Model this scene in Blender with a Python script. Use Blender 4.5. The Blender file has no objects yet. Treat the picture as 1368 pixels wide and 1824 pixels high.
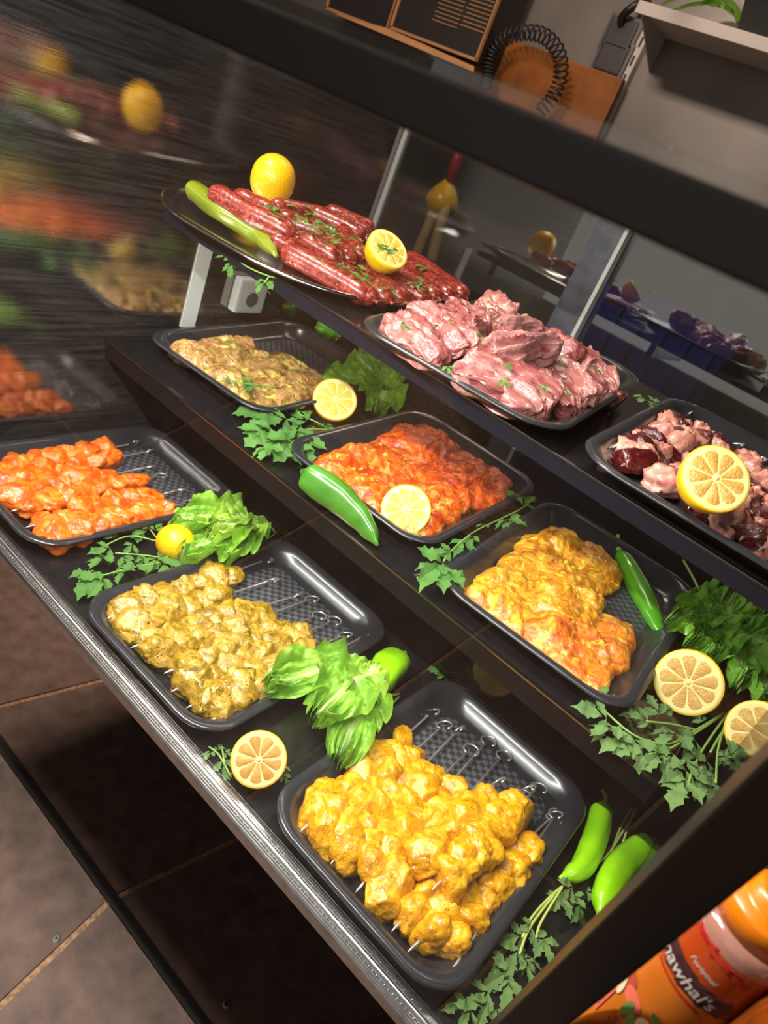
import bpy, bmesh, math, random
from mathutils import Vector, Matrix, noise

# ------------------------------------------------------------------ camera, light, exposure
SC = bpy.context.scene
COL = SC.collection
DZ = 0.84                      # height of the counter deck above the floor (floor is z = 0)
EYE = Vector((0, 0, 0.76 + DZ))
F_PX, CX, CY = 1250.0, 684.0, 912.0
RX = Vector((0.72432922, 0.55682606, -0.40656108))   # world X, Y, Z in camera axes (right, down, forward)
RY = Vector((0.59046603, -0.19656463, 0.78275936))
RZ = Vector((0.35594528, -0.80703599, -0.47116438))
cam_d = bpy.data.cameras.new('camera')
cam = bpy.data.objects.new('camera', cam_d)
COL.objects.link(cam)
cam.matrix_world = Matrix(((RX.x, -RX.y, -RX.z, EYE.x), (RY.x, -RY.y, -RY.z, EYE.y), (RZ.x, -RZ.y, -RZ.z, EYE.z), (0, 0, 0, 1)))
cam_d.sensor_fit = 'VERTICAL'
cam_d.sensor_height = 36
cam_d.lens = F_PX / 1824 * 36
cam_d.clip_start = 0.01
cam_d.dof.use_dof = True
cam_d.dof.focus_distance = 0.92
cam_d.dof.aperture_fstop = 6.5
SC.camera = cam
SC.view_settings.view_transform = 'Standard'
SC.view_settings.look = 'None'
SC.view_settings.exposure = 0.0
SC.view_settings.gamma = 1.0
SC.view_settings.use_curve_mapping = False

world = bpy.data.worlds.new('world')
SC.world = world
world.use_nodes = True
world.node_tree.nodes['Background'].inputs[0].default_value = (0.9, 0.8, 0.7, 1)
world.node_tree.nodes['Background'].inputs[1].default_value = 0.06


def area(name, loc, size, energy, color, direction):
    d = bpy.data.lights.new(name, 'AREA')
    d.shape = 'RECTANGLE'
    d.size, d.size_y = size
    d.energy = energy
    d.color = color
    o = bpy.data.objects.new(name, d)
    COL.objects.link(o)
    o.location = loc
    o.rotation_euler = Vector(direction).to_track_quat('-Z', 'Y').to_euler()
    return o


area('counter_lamp_light', (-0.54, 0.300, DZ + 0.759), (0.88, 0.012), 16.2, (0.98, 0.985, 0.95), (0.0, 0.30, -0.95))
area('shop_ceiling_light', (-1.25, 0.12, 2.86), (0.5, 0.5), 60.0, (1.0, 0.80, 0.66), (0, 0, -1))
area('kitchen_ceiling_light', (-0.9, 1.75, 2.86), (0.8, 0.3), 6.8, (1.0, 0.80, 0.66), (0, 0.15, -1))

area('front_fill_light', (-0.6, -2.5, 1.7), (3.4, 1.8), 9.0, (1.0, 0.93, 0.86), (0, 1, 0))  # added soft fill from the customer side, no window stands here

# ------------------------------------------------------------------ placing helpers
TIER = {1: (0.483, DZ, 0.0), 2: (0.794, DZ + 0.212, math.radians(3.0)), 3: (0.739, DZ + 0.510, math.radians(3.5))}


def ray(px, py):
    c = Vector((px - CX, py - CY, F_PX))
    return Vector((RX.dot(c), RY.dot(c), RZ.dot(c)))


def P(px, py, t, h=0.0):
    """Point h above the surface of tier t that lies behind pixel (px, py) of the photograph."""
    y0, z0, a = TIER[t]
    k = math.tan(a)
    d = ray(px, py)
    return EYE + d * ((z0 + h - k * y0 - EYE.z) / (d.z - k * d.y))


def PY(px, py, y):
    d = ray(px, py)
    return EYE + d * (y / d.y)


def PD(px, py, depth):
    return EYE + ray(px, py) * (depth / F_PX)


def tier_z(t, y):
    y0, z0, a = TIER[t]
    return z0 + math.tan(a) * (y - y0)


def tocam(p):
    return (EYE - p).normalized()


# ------------------------------------------------------------------ object helpers
def tag(o, label=None, cat=None, group=None, kind=None):
    if label: o['label'] = label
    if cat: o['category'] = cat
    if group: o['group'] = group
    if kind: o['kind'] = kind
    return o


def empty(name, loc, label=None, cat=None, group=None):
    o = bpy.data.objects.new(name, None)
    o.empty_display_size = 0.02
    COL.objects.link(o)
    o.location = loc
    return tag(o, label, cat, group)


def mesh_of(bm, m, smooth=True, name='m'):
    me = bpy.data.meshes.new(name)
    bmesh.ops.recalc_face_normals(bm, faces=bm.faces[:])
    bm.to_mesh(me)
    bm.free()
    for x in (m if isinstance(m, (list, tuple)) else [m]):
        me.materials.append(x)
    if smooth:
        me.polygons.foreach_set('use_smooth', [True] * len(me.polygons))
    return me


def link(name, me, parent=None, mw=None):
    """Link a mesh; mw is its world matrix (or place inside a parent that sits unrotated at parent.location)."""
    o = bpy.data.objects.new(name, me)
    COL.objects.link(o)
    if parent is not None:
        o.parent = parent
        if mw is not None:
            base = parent_world(parent)
            o.matrix_basis = base.inverted() @ mw
    elif mw is not None:
        o.matrix_world = mw
    return o


def parent_world(o):
    m = o.matrix_basis.copy()
    return parent_world(o.parent) @ m if o.parent else m


def T(v):
    return Matrix.Translation(v)


def frame(origin, xaxis, zhint=Vector((0, 0, 1))):
    x = Vector(xaxis).normalized()
    y = Vector(zhint).cross(x)
    y.normalize()
    z = x.cross(y)
    return Matrix(((x.x, y.x, z.x, origin.x), (x.y, y.y, z.y, origin.y), (x.z, y.z, z.z, origin.z), (0, 0, 0, 1)))


def tilt(t, rz=0.0):
    return Matrix.Rotation(TIER[t][2], 4, 'X') @ Matrix.Rotation(rz, 4, 'Z')


def box_bm(bm, lo, hi, bevel=0.0, mi=0):
    c = [(lo[i] + hi[i]) / 2 for i in range(3)]
    s = [abs(hi[i] - lo[i]) for i in range(3)]
    r = bmesh.ops.create_cube(bm, size=1, matrix=Matrix.Translation(c) @ Matrix.Diagonal((*s, 1)))
    vs = r['verts']
    fs = list({f for v in vs for f in v.link_faces})
    for f in fs: f.material_index = mi
    if bevel:
        es = list({e for v in vs for e in v.link_edges})
        bmesh.ops.bevel(bm, geom=es, offset=bevel, segments=2, affect='EDGES', profile=0.7)
    return bm


def box(name, lo, hi, m, parent=None, bevel=0.0, mw=None):
    bm = bmesh.new()
    if parent is None and mw is None:
        c = Vector(((lo[0] + hi[0]) / 2, (lo[1] + hi[1]) / 2, lo[2]))
        box_bm(bm, Vector(lo) - c, Vector(hi) - c, bevel)
        return link(name, mesh_of(bm, m, False), None, T(c))
    box_bm(bm, lo, hi, bevel)
    return link(name, mesh_of(bm, m, False), parent, mw if mw is not None else Matrix())


def tube_bm(bm, pts, radii, n=10, squash=None, caps=True, lobes=None, up=Vector((0, 0, 1))):
    """Tube along pts; radii one number or one per point; squash = height scale; lobes(i, angle) multiplies the radius."""
    pts = [Vector(p) for p in pts]
    if not isinstance(radii, (list, tuple)): radii = [radii] * len(pts)
    rings = []
    side = None
    for i, p in enumerate(pts):
        d = (pts[min(i + 1, len(pts) - 1)] - pts[max(i - 1, 0)]).normalized()
        if side is None:
            side = d.cross(up)
            if side.length < 1e-4: side = d.cross(Vector((1, 0, 0)))
        side = (side - d * side.dot(d)).normalized()
        nrm = side.cross(d).normalized()
        ring = []
        for k in range(n):
            a = 2 * math.pi * k / n
            r = radii[i] * (lobes(i, a) if lobes else 1)
            ring.append(bm.verts.new(p + side * math.cos(a) * r + nrm * math.sin(a) * r * (squash or 1)))
        rings.append(ring)
    for a, b in zip(rings, rings[1:]):
        for k in range(n):
            bm.faces.new((a[k], a[(k + 1) % n], b[(k + 1) % n], b[k]))
    if caps:
        for r in (rings[0], rings[-1]):
            bm.faces.new(r)
    return bm


def smooth_path(pts, n):
    """Catmull-Rom through pts, n samples."""
    pts = [Vector(p) for p in pts]
    q = [pts[0] * 2 - pts[1]] + pts + [pts[-1] * 2 - pts[-2]]
    out = []
    for k in range(n):
        u = k / (n - 1) * (len(pts) - 1)
        i = min(int(u), len(pts) - 2)
        f = u - i
        a, b, c, d = q[i:i + 4]
        out.append(0.5 * ((2 * b) + (c - a) * f + (2 * a - 5 * b + 4 * c - d) * f * f + (3 * b - a - 3 * c + d) * f ** 3))
    return out


def N(p, f, seed=0):
    return noise.noise(Vector(p) * f + Vector((seed * 3.7, seed * 1.3, seed * 7.1)))


# ------------------------------------------------------------------ materials
def new_mat(name):
    m = bpy.data.materials.new(name)
    m.use_nodes = True
    nt = m.node_tree
    return m, nt, nt.nodes['Principled BSDF']


def nd(nt, kind, **kw):
    n = nt.nodes.new(kind)
    for k, v in kw.items():
        if k in n.inputs: n.inputs[k].default_value = v
        else: setattr(n, k, v)
    return n


def ramp(nt, stops):
    r = nt.nodes.new('ShaderNodeValToRGB')
    e = r.color_ramp.elements
    while len(e) < len(stops): e.new(0.5)
    for el, (p, c) in zip(e, stops):
        el.position = p
        el.color = (*c, 1)
    return r


def srgb(r, g, b):
    f = lambda c: (c / 255 / 12.92) if c <= 10 else ((c / 255 + 0.055) / 1.055) ** 2.4
    return (f(r), f(g), f(b))


def coords(nt, rand=True):
    tc = nt.nodes.new('ShaderNodeTexCoord')
    if not rand: return tc.outputs['Object']
    oi = nt.nodes.new('ShaderNodeObjectInfo')
    ml = nd(nt, 'ShaderNodeMath', operation='MULTIPLY')
    ml.inputs[1].default_value = 13.0
    nt.links.new(oi.outputs['Random'], ml.inputs[0])
    va = nd(nt, 'ShaderNodeVectorMath', operation='ADD')
    nt.links.new(tc.outputs['Object'], va.inputs[0])
    nt.links.new(ml.outputs[0], va.inputs[1])
    return va.outputs[0]


def plain(name, c, rough=0.5, metal=0.0, coat=0.0, var=0.0, scale=20.0, bump=0.0, spec=0.5):
    m, nt, b = new_mat(name)
    b.inputs['Base Color'].default_value = (*c, 1)
    b.inputs['Roughness'].default_value = rough
    b.inputs['Metallic'].default_value = metal
    b.inputs['Coat Weight'].default_value = coat
    b.inputs['Coat Roughness'].default_value = 0.08
    b.inputs['Specular IOR Level'].default_value = spec
    if var or bump:
        n = nd(nt, 'ShaderNodeTexNoise', Scale=scale, Detail=5.0)
        nt.links.new(coords(nt), n.inputs['Vector'])
        if var:
            r = ramp(nt, [(0.3, tuple(x * (1 - var) for x in c)), (0.7, tuple(min(1, x * (1 + var)) for x in c))])
            nt.links.new(n.outputs['Fac'], r.inputs[0])
            nt.links.new(r.outputs[0], b.inputs['Base Color'])
        if bump:
            bp = nd(nt, 'ShaderNodeBump', Strength=bump, Distance=0.002)
            nt.links.new(n.outputs['Fac'], bp.inputs['Height'])
            nt.links.new(bp.outputs[0], b.inputs['Normal'])
    return m


def meat(name, stops, scale, speck=None, speck_amt=0.5, bump=0.5, fine=160.0, rough=0.28, coat=0.6, sss=0.15, stretch=None, fat=None, ior=0.5):
    m, nt, b = new_mat(name)
    co = coords(nt)
    if stretch:
        mp = nd(nt, 'ShaderNodeMapping')
        mp.inputs['Scale'].default_value = stretch
        nt.links.new(co, mp.inputs['Vector'])
        co2 = mp.outputs[0]
    else:
        co2 = co
    n1 = nd(nt, 'ShaderNodeTexNoise', Scale=scale, Detail=5.0, Roughness=0.6, Distortion=1.2)
    nt.links.new(co2, n1.inputs['Vector'])
    r = ramp(nt, stops)
    nt.links.new(n1.outputs['Fac'], r.inputs[0])
    col = r.outputs[0]
    if fat:
        n3 = nd(nt, 'ShaderNodeTexNoise', Scale=fat[1], Detail=3.0, Distortion=2.0)
        nt.links.new(co2, n3.inputs['Vector'])
        r3 = ramp(nt, [(fat[2], (0, 0, 0)), (fat[2] + 0.06, (1, 1, 1))])
        nt.links.new(n3.outputs['Fac'], r3.inputs[0])
        mx = nd(nt, 'ShaderNodeMix', data_type='RGBA')
        nt.links.new(r3.outputs[0], mx.inputs['Factor'])
        nt.links.new(col, mx.inputs['A'])
        mx.inputs['B'].default_value = (*fat[0], 1)
        col = mx.outputs['Result']
    if speck:
        v = nd(nt, 'ShaderNodeTexVoronoi', Scale=330.0)
        nt.links.new(co, v.inputs['Vector'])
        n4 = nd(nt, 'ShaderNodeTexNoise', Scale=70.0)
        nt.links.new(co, n4.inputs['Vector'])
        sm = nd(nt, 'ShaderNodeMath', operation='SUBTRACT')
        nt.links.new(n4.outputs['Fac'], sm.inputs[0])
        nt.links.new(v.outputs['Distance'], sm.inputs[1])
        r4 = ramp(nt, [(0.50 - speck_amt * 0.4, (0, 0, 0)), (0.56 - speck_amt * 0.4, (1, 1, 1))])
        nt.links.new(sm.outputs[0], r4.inputs[0])
        mx = nd(nt, 'ShaderNodeMix', data_type='RGBA')
        nt.links.new(r4.outputs[0], mx.inputs['Factor'])
        nt.links.new(col, mx.inputs['A'])
        mx.inputs['B'].default_value = (*speck, 1)
        col = mx.outputs['Result']
    nt.links.new(col, b.inputs['Base Color'])
    n2 = nd(nt, 'ShaderNodeTexNoise', Scale=fine, Detail=4.0, Roughness=0.6)
    nt.links.new(co2, n2.inputs['Vector'])
    bp = nd(nt, 'ShaderNodeBump', Strength=bump, Distance=0.0035)
    nt.links.new(n2.outputs['Fac'], bp.inputs['Height'])
    nt.links.new(bp.outputs[0], b.inputs['Normal'])
    b.inputs['Roughness'].default_value = rough
    b.inputs['Specular IOR Level'].default_value = ior
    b.inputs['Coat Weight'].default_value = coat
    b.inputs['Coat Roughness'].default_value = 0.06
    n5 = nd(nt, 'ShaderNodeTexNoise', Scale=fine * 1.0, Detail=3.0)
    nt.links.new(co2, n5.inputs['Vector'])
    bp2 = nd(nt, 'ShaderNodeBump', Strength=min(1.0, bump), Distance=0.004)
    nt.links.new(n5.outputs['Fac'], bp2.inputs['Height'])
    nt.links.new(bp2.outputs[0], b.inputs['Coat Normal'])
    if sss:
        b.inputs['Subsurface Weight'].default_value = sss
        b.inputs['Subsurface Radius'].default_value = (1.0, 0.45, 0.2)
        b.inputs['Subsurface Scale'].default_value = 0.008
    return m


def leaf_mat(name, dark, light, scale=60.0, transl=0.35, midrib=None, rough=0.35, vein=0.0):
    m, nt, b = new_mat(name)
    co = coords(nt)
    n = nd(nt, 'ShaderNodeTexNoise', Scale=scale, Detail=4.0, Distortion=0.6)
    nt.links.new(co, n.inputs['Vector'])
    r = ramp(nt, [(0.32, dark), (0.68, light)])
    nt.links.new(n.outputs['Fac'], r.inputs[0])
    col = r.outputs[0]
    hgt = n.outputs['Fac']
    if midrib:
        uv = nt.nodes.new('ShaderNodeUVMap')
        sp = nt.nodes.new('ShaderNodeSeparateXYZ')
        nt.links.new(uv.outputs[0], sp.inputs[0])
        s1 = nd(nt, 'ShaderNodeMath', operation='SUBTRACT')
        s1.inputs[1].default_value = 0.5
        nt.links.new(sp.outputs['X'], s1.inputs[0])
        ab = nd(nt, 'ShaderNodeMath', operation='ABSOLUTE')
        nt.links.new(s1.outputs[0], ab.inputs[0])
        mu = nd(nt, 'ShaderNodeMath', operation='MULTIPLY')        # wider rib towards the base
        nt.links.new(ab.outputs[0], mu.inputs[0])
        ad = nd(nt, 'ShaderNodeMath', operation='ADD')
        ad.inputs[1].default_value = 0.25
        nt.links.new(sp.outputs['Y'], ad.inputs[0])
        nt.links.new(ad.outputs[0], mu.inputs[1])
        r2 = ramp(nt, [(0.010, (1, 1, 1)), (0.085, (0, 0, 0))])
        nt.links.new(mu.outputs[0], r2.inputs[0])
        mx = nd(nt, 'ShaderNodeMix', data_type='RGBA')
        nt.links.new(r2.outputs[0], mx.inputs['Factor'])
        nt.links.new(col, mx.inputs['A'])
        mx.inputs['B'].default_value = (*midrib, 1)
        col = mx.outputs['Result']
        w = nd(nt, 'ShaderNodeTexVoronoi', Scale=38.0, feature='DISTANCE_TO_EDGE')
        nt.links.new(co, w.inputs['Vector'])
        hgt = w.outputs['Distance']
    nt.links.new(col, b.inputs['Base Color'])
    b.inputs['Roughness'].default_value = rough
    bp = nd(nt, 'ShaderNodeBump', Strength=0.5, Distance=0.003)
    nt.links.new(hgt, bp.inputs['Height'])
    nt.links.new(bp.outputs[0], b.inputs['Normal'])
    tr = nt.nodes.new('ShaderNodeBsdfTranslucent')
    nt.links.new(col, tr.inputs['Color'])
    mxs = nt.nodes.new('ShaderNodeMixShader')
    mxs.inputs[0].default_value = transl
    nt.links.new(b.outputs[0], mxs.inputs[1])
    nt.links.new(tr.outputs[0], mxs.inputs[2])
    nt.links.new(mxs.outputs[0], nt.nodes['Material Output'].inputs[0])
    return m


def glass_mat(name, tint, base, k, rough=0.0, dust=0.0):
    """Thin pane: transparent, with Fresnel reflection (base + k * fresnel) and a little dust that scatters light."""
    m, nt, b = new_mat(name)
    nt.nodes.remove(b)
    tr = nd(nt, 'ShaderNodeBsdfTransparent')
    tr.inputs[0].default_value = (*tint, 1)
    gl = nd(nt, 'ShaderNodeBsdfGlossy', Roughness=rough)
    fr = nd(nt, 'ShaderNodeFresnel', IOR=1.5)
    ma = nd(nt, 'ShaderNodeMath', operation='MULTIPLY_ADD', use_clamp=True)
    ma.inputs[1].default_value = k
    ma.inputs[2].default_value = base
    nt.links.new(fr.outputs[0], ma.inputs[0])
    mx = nt.nodes.new('ShaderNodeMixShader')
    nt.links.new(ma.outputs[0], mx.inputs[0])
    nt.links.new(tr.outputs[0], mx.inputs[1])
    nt.links.new(gl.outputs[0], mx.inputs[2])
    out = mx.outputs[0]
    if dust:
        df = nd(nt, 'ShaderNodeBsdfDiffuse')
        df.inputs[0].default_value = (0.8, 0.8, 0.8, 1)
        n = nd(nt, 'ShaderNodeTexNoise', Scale=9.0, Detail=8.0, Roughness=0.7)
        tc = nt.nodes.new('ShaderNodeTexCoord')
        nt.links.new(tc.outputs['Object'], n.inputs['Vector'])
        mm = nd(nt, 'ShaderNodeMath', operation='MULTIPLY')
        mm.inputs[1].default_value = dust * 2
        nt.links.new(n.outputs['Fac'], mm.inputs[0])
        m2 = nt.nodes.new('ShaderNodeMixShader')
        nt.links.new(mm.outputs[0], m2.inputs[0])
        nt.links.new(out, m2.inputs[1])
        nt.links.new(df.outputs[0], m2.inputs[2])
        out = m2.outputs[0]
    nt.links.new(out, nt.nodes['Material Output'].inputs[0])
    return m


def mirror_mat():
    """Dark wiped end panel that mirrors the trays dimly, with fine horizontal wipe streaks."""
    m, nt, b = new_mat('wiped_mirror')
    nt.nodes.remove(b)
    tc = nt.nodes.new('ShaderNodeTexCoord')
    mp = nd(nt, 'ShaderNodeMapping')
    mp.inputs['Scale'].default_value = (1, 4, 90)
    nt.links.new(tc.outputs['Object'], mp.inputs['Vector'])
    n = nd(nt, 'ShaderNodeTexNoise', Scale=1.5, Detail=6.0, Roughness=0.7)
    nt.links.new(mp.outputs[0], n.inputs['Vector'])
    bp = nd(nt, 'ShaderNodeBump', Strength=0.04, Distance=0.003)
    nt.links.new(n.outputs['Fac'], bp.inputs['Height'])
    gl = nd(nt, 'ShaderNodeBsdfGlossy', Roughness=0.035)
    gl.inputs[0].default_value = (0.30, 0.285, 0.265, 1)
    nt.links.new(bp.outputs[0], gl.inputs['Normal'])
    df = nd(nt, 'ShaderNodeBsdfDiffuse')
    r = ramp(nt, [(0.40, (0.012, 0.011, 0.010)), (0.75, (0.055, 0.05, 0.046))])
    nt.links.new(n.outputs['Fac'], r.inputs[0])
    nt.links.new(r.outputs[0], df.inputs[0])
    ad = nt.nodes.new('ShaderNodeAddShader')
    nt.links.new(gl.outputs[0], ad.inputs[0])
    nt.links.new(df.outputs[0], ad.inputs[1])
    nt.links.new(ad.outputs[0], nt.nodes['Material Output'].inputs[0])
    return m


def checker_mat(name, c1, c2, scale, rough):
    m, nt, b = new_mat(name)
    tc = nt.nodes.new('ShaderNodeTexCoord')
    mp = nd(nt, 'ShaderNodeMapping')
    mp.inputs['Location'].default_value = (0.0013, 0.0017, 0.31)
    nt.links.new(tc.outputs['Object'], mp.inputs['Vector'])
    ck = nd(nt, 'ShaderNodeTexChecker', Scale=scale)
    ck.inputs['Color1'].default_value = (*c1, 1)
    ck.inputs['Color2'].default_value = (*c2, 1)
    nt.links.new(mp.outputs[0], ck.inputs['Vector'])
    nt.links.new(ck.outputs['Color'], b.inputs['Base Color'])
    rr = ramp(nt, [(0, (rough,) * 3), (1, (rough * 1.6,) * 3)])
    nt.links.new(ck.outputs['Fac'], rr.inputs[0])
    nt.links.new(rr.outputs[0], b.inputs['Roughness'])
    return m


M = {}
M['tray'] = plain('smoky_black_plastic', (0.022, 0.024, 0.027), 0.24, coat=0.15)
M['tray_floor'] = checker_mat('checkered_black_plastic', (0.026, 0.029, 0.033), (0.078, 0.085, 0.095), 118.0, 0.22)
M['gloss_black'] = plain('gloss_black_acrylic', (0.008, 0.008, 0.009), 0.10)
M['lip'] = plain('satin_black_lip', (0.005, 0.005, 0.0055), 0.55, spec=0.15)
M['lip_blue_sheen'] = plain('black_lip_blue_sheen', (0.007, 0.008, 0.014), 0.3)  # blue reflection painted into the black lip colour as a faint tint
M['trim_metal'] = plain('dark_polished_trim', (0.20, 0.20, 0.21), 0.25, 1.0)
M['deck'] = plain('dark_deck', (0.010, 0.010, 0.011), 0.16)
M['black'] = plain('satin_black_frame', (0.008, 0.0075, 0.007), 0.45)
M['steel'] = plain('polished_steel', (0.60, 0.61, 0.63), 0.16, 1.0)
M['wire'] = plain('skewer_steel', (0.80, 0.79, 0.77), 0.30, 0.85)
M['alu'] = plain('ribbed_aluminium', (0.55, 0.54, 0.53), 0.30, 1.0, var=0.15, scale=60, bump=0.3)
M['alu_dot'] = plain('aluminium_dot', (0.9, 0.9, 0.9), 0.25, 1.0)
M['stile'] = plain('brushed_dark_stile', (0.05, 0.05, 0.06), 0.35, 0.4, var=0.3, scale=40)
M['stile_edge'] = plain('pale_stile_edge', (0.42, 0.42, 0.40), 0.45)
M['mirror'] = mirror_mat()
M['rear_glass'] = glass_mat('rear_glass', (0.62, 0.63, 0.61), 0.17, 1.5, 0.02, 0.006)
M['front_glass'] = glass_mat('front_glass', (0.985, 0.99, 0.985), 0.0, 0.10, 0.0, 0.0008)
M['clear_edge'] = glass_mat('upstand_glass', (0.93, 0.94, 0.93), 0.02, 0.8, 0.0, 0.02)
M['tile'] = plain('brown_stone_tile', srgb(122, 100, 90), 0.55, var=0.28, scale=22, bump=0.25)
M['grout'] = plain('tan_grout', srgb(186, 146, 112), 0.8, var=0.5, scale=120)
M['floor_strip'] = plain('dark_floor_strip', (0.03, 0.027, 0.025), 0.4)
M['wall_steel'] = plain('stainless_wall', (0.26, 0.235, 0.215), 0.42, 0.55, var=0.22, scale=3.5, bump=0.05)
M['paint'] = plain('dark_paint', (0.10, 0.09, 0.08), 0.8)
M['ceiling'] = plain('ceiling_paint', (0.25, 0.23, 0.21), 0.8)
M['white_metal'] = plain('white_painted_metal', (0.62, 0.57, 0.51), 0.45)
M['grey_plastic'] = plain('grey_plastic', (0.12, 0.115, 0.115), 0.45)
M['dark_grey'] = plain('dark_grey_plastic', (0.06, 0.058, 0.06), 0.5)
M['socket'] = plain('pale_socket_plastic', (0.62, 0.66, 0.62), 0.4)
M['card_black'] = plain('black_printed_card', (0.022, 0.018, 0.017), 0.6)
M['card'] = plain('brown_cardboard', srgb(190, 140, 92), 0.75, var=0.15, scale=12)
M['board'] = plain('oiled_wood', srgb(146, 86, 28), 0.45, var=0.25, scale=14)
M['coil'] = plain('dark_coil', (0.018, 0.017, 0.017), 0.35)
M['crate'] = plain('black_crate', (0.012, 0.012, 0.012), 0.5)
M['wood_handle'] = plain('pale_wood', srgb(190, 165, 120), 0.5, var=0.12, scale=40)
M['red_plastic'] = plain('red_plastic', srgb(190, 36, 48), 0.35)
M['blue_cloth'] = plain('blue_cloth', srgb(44, 58, 130), 0.8, var=0.2, scale=30)
M['blue_plastic'] = plain('blue_plastic', srgb(34, 44, 150), 0.4)
M['skin'] = plain('skin', srgb(190, 140, 112), 0.5)
M['dark_hair'] = plain('dark_hair', (0.01, 0.009, 0.008), 0.5)

M['orange_chicken'] = meat('orange_marinated_chicken', [(0.30, srgb(176, 56, 4)), (0.5, srgb(228, 104, 12)), (0.70, srgb(246, 154, 52))], 45, fat=(srgb(206, 52, 6), 60, 0.64), bump=0.7, fine=150, coat=0.7)
M['herb_chicken'] = meat('herb_marinated_chicken', [(0.32, srgb(108, 88, 8)), (0.5, srgb(172, 136, 28)), (0.68, srgb(206, 164, 84))], 42, speck=srgb(40, 50, 12), speck_amt=0.60, bump=0.7, fine=150, coat=0.7)
M['turmeric_chicken'] = meat('turmeric_chicken', [(0.30, srgb(164, 104, 0)), (0.5, srgb(220, 156, 4)), (0.70, srgb(244, 192, 48))], 42, speck=srgb(120, 74, 6), speck_amt=0.36, bump=0.7, fine=150, coat=0.7)
M['paprika_slab'] = meat('paprika_chicken_slab', [(0.32, srgb(168, 44, 2)), (0.46, srgb(228, 82, 6)), (0.56, srgb(246, 122, 22)), (0.68, srgb(252, 186, 96))], 42, fat=(srgb(252, 192, 112), 30, 0.62), bump=0.8, fine=150, sss=0.05, coat=0.7, rough=0.26)
M['paprika_dark'] = meat('paprika_chicken_slab_brown', [(0.32, srgb(128, 36, 6)), (0.46, srgb(192, 66, 12)), (0.58, srgb(226, 98, 22)), (0.70, srgb(246, 156, 64))], 40, fat=(srgb(246, 156, 66), 28, 0.66), bump=0.8, fine=150, sss=0.05, coat=0.7, rough=0.26)
M['curry_slab'] = meat('curry_chicken_slab', [(0.32, srgb(154, 82, 14)), (0.46, srgb(214, 134, 26)), (0.56, srgb(236, 166, 44)), (0.68, srgb(250, 206, 80))], 40, fat=(srgb(254, 222, 48), 28, 0.61), bump=0.8, fine=150, sss=0.05, coat=0.7, rough=0.26)
M['curry_slab_red'] = meat('curry_chicken_slab_red', [(0.32, srgb(176, 66, 20)), (0.46, srgb(220, 112, 34)), (0.56, srgb(238, 150, 44)), (0.68, srgb(250, 198, 70))], 40, fat=(srgb(254, 210, 44), 28, 0.62), bump=0.8, fine=150, sss=0.05, coat=0.7, rough=0.26)
M['green_slab'] = meat('green_herb_chicken_slab', [(0.32, srgb(88, 76, 12)), (0.45, srgb(164, 120, 54)), (0.56, srgb(200, 148, 96)), (0.67, srgb(206, 194, 78))], 40, fat=(srgb(214, 210, 88), 28, 0.61), speck=srgb(44, 58, 12), speck_amt=0.56, bump=0.8, fine=150, sss=0.05, coat=0.7, rough=0.26)
M['sausage'] = meat('raw_sausage', [(0.36, srgb(78, 18, 12)), (0.52, srgb(128, 36, 26)), (0.66, srgb(160, 82, 66))], 150, rough=0.3, coat=0.45, bump=0.2, sss=0.03, fat=(srgb(186, 124, 104), 190, 0.66))
M['lamb'] = meat('raw_lamb', [(0.30, srgb(104, 44, 44)), (0.46, srgb(142, 74, 72)), (0.60, srgb(164, 104, 98)), (0.74, srgb(196, 158, 146))], 34, rough=0.30, coat=0.5, bump=0.8, fine=120, stretch=(0.30, 1.3, 1.0), sss=0.04, fat=(srgb(190, 150, 140), 26, 0.62))
M['lamb_fat'] = meat('pale_lamb', [(0.28, srgb(130, 66, 66)), (0.46, srgb(162, 102, 98)), (0.66, srgb(186, 144, 136)), (0.8, srgb(200, 174, 166))], 34, rough=0.30, coat=0.5, bump=0.8, fine=120, stretch=(0.30, 1.3, 1.0), sss=0.04, fat=(srgb(148, 66, 68), 24, 0.62))
M['liver'] = meat('raw_liver', [(0.3, srgb(50, 9, 10)), (0.6, srgb(84, 20, 20)), (0.85, srgb(124, 46, 44))], 60, rough=0.2, coat=0.9, bump=0.7, sss=0.0)
M['fat'] = meat('pink_fat', [(0.30, srgb(160, 84, 78)), (0.5, srgb(192, 128, 112)), (0.72, srgb(214, 172, 152))], 40, rough=0.30, coat=0.5, bump=0.25, sss=0.05)
M['lemon_rind'] = plain('lemon_rind', srgb(252, 196, 14), 0.36, coat=0.3, var=0.12, scale=60, bump=0.0)
M['lemon_rind_bump'] = plain('pitted_lemon_rind', srgb(250, 190, 10), 0.36, coat=0.3, var=0.10, scale=260, bump=0.5)
M['pith'] = plain('lemon_pith', srgb(236, 218, 140), 0.55, var=0.05)
M['flesh'] = meat('lemon_flesh', [(0.25, srgb(218, 178, 44)), (0.5, srgb(232, 198, 74)), (0.8, srgb(242, 220, 124))], 130, rough=0.2, coat=0.6, bump=0.6, fine=420, sss=0.15)
M['flesh_old'] = meat('dry_lemon_flesh', [(0.25, srgb(176, 124, 48)), (0.5, srgb(198, 148, 72)), (0.8, srgb(214, 174, 102))], 60, rough=0.4, coat=0.2, bump=0.3, fine=300, sss=0.1)
M['flesh_orange'] = meat('amber_lemon_flesh', [(0.25, srgb(196, 142, 56)), (0.5, srgb(214, 164, 78)), (0.8, srgb(232, 194, 122))], 130, rough=0.2, coat=0.6, bump=0.6, fine=420, sss=0.15)
M['core'] = plain('lemon_core', srgb(236, 200, 140), 0.6)
M['pepper'] = plain('green_pepper', srgb(86, 160, 34), 0.22, coat=0.7, var=0.25, scale=18, bump=0.1)
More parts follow.
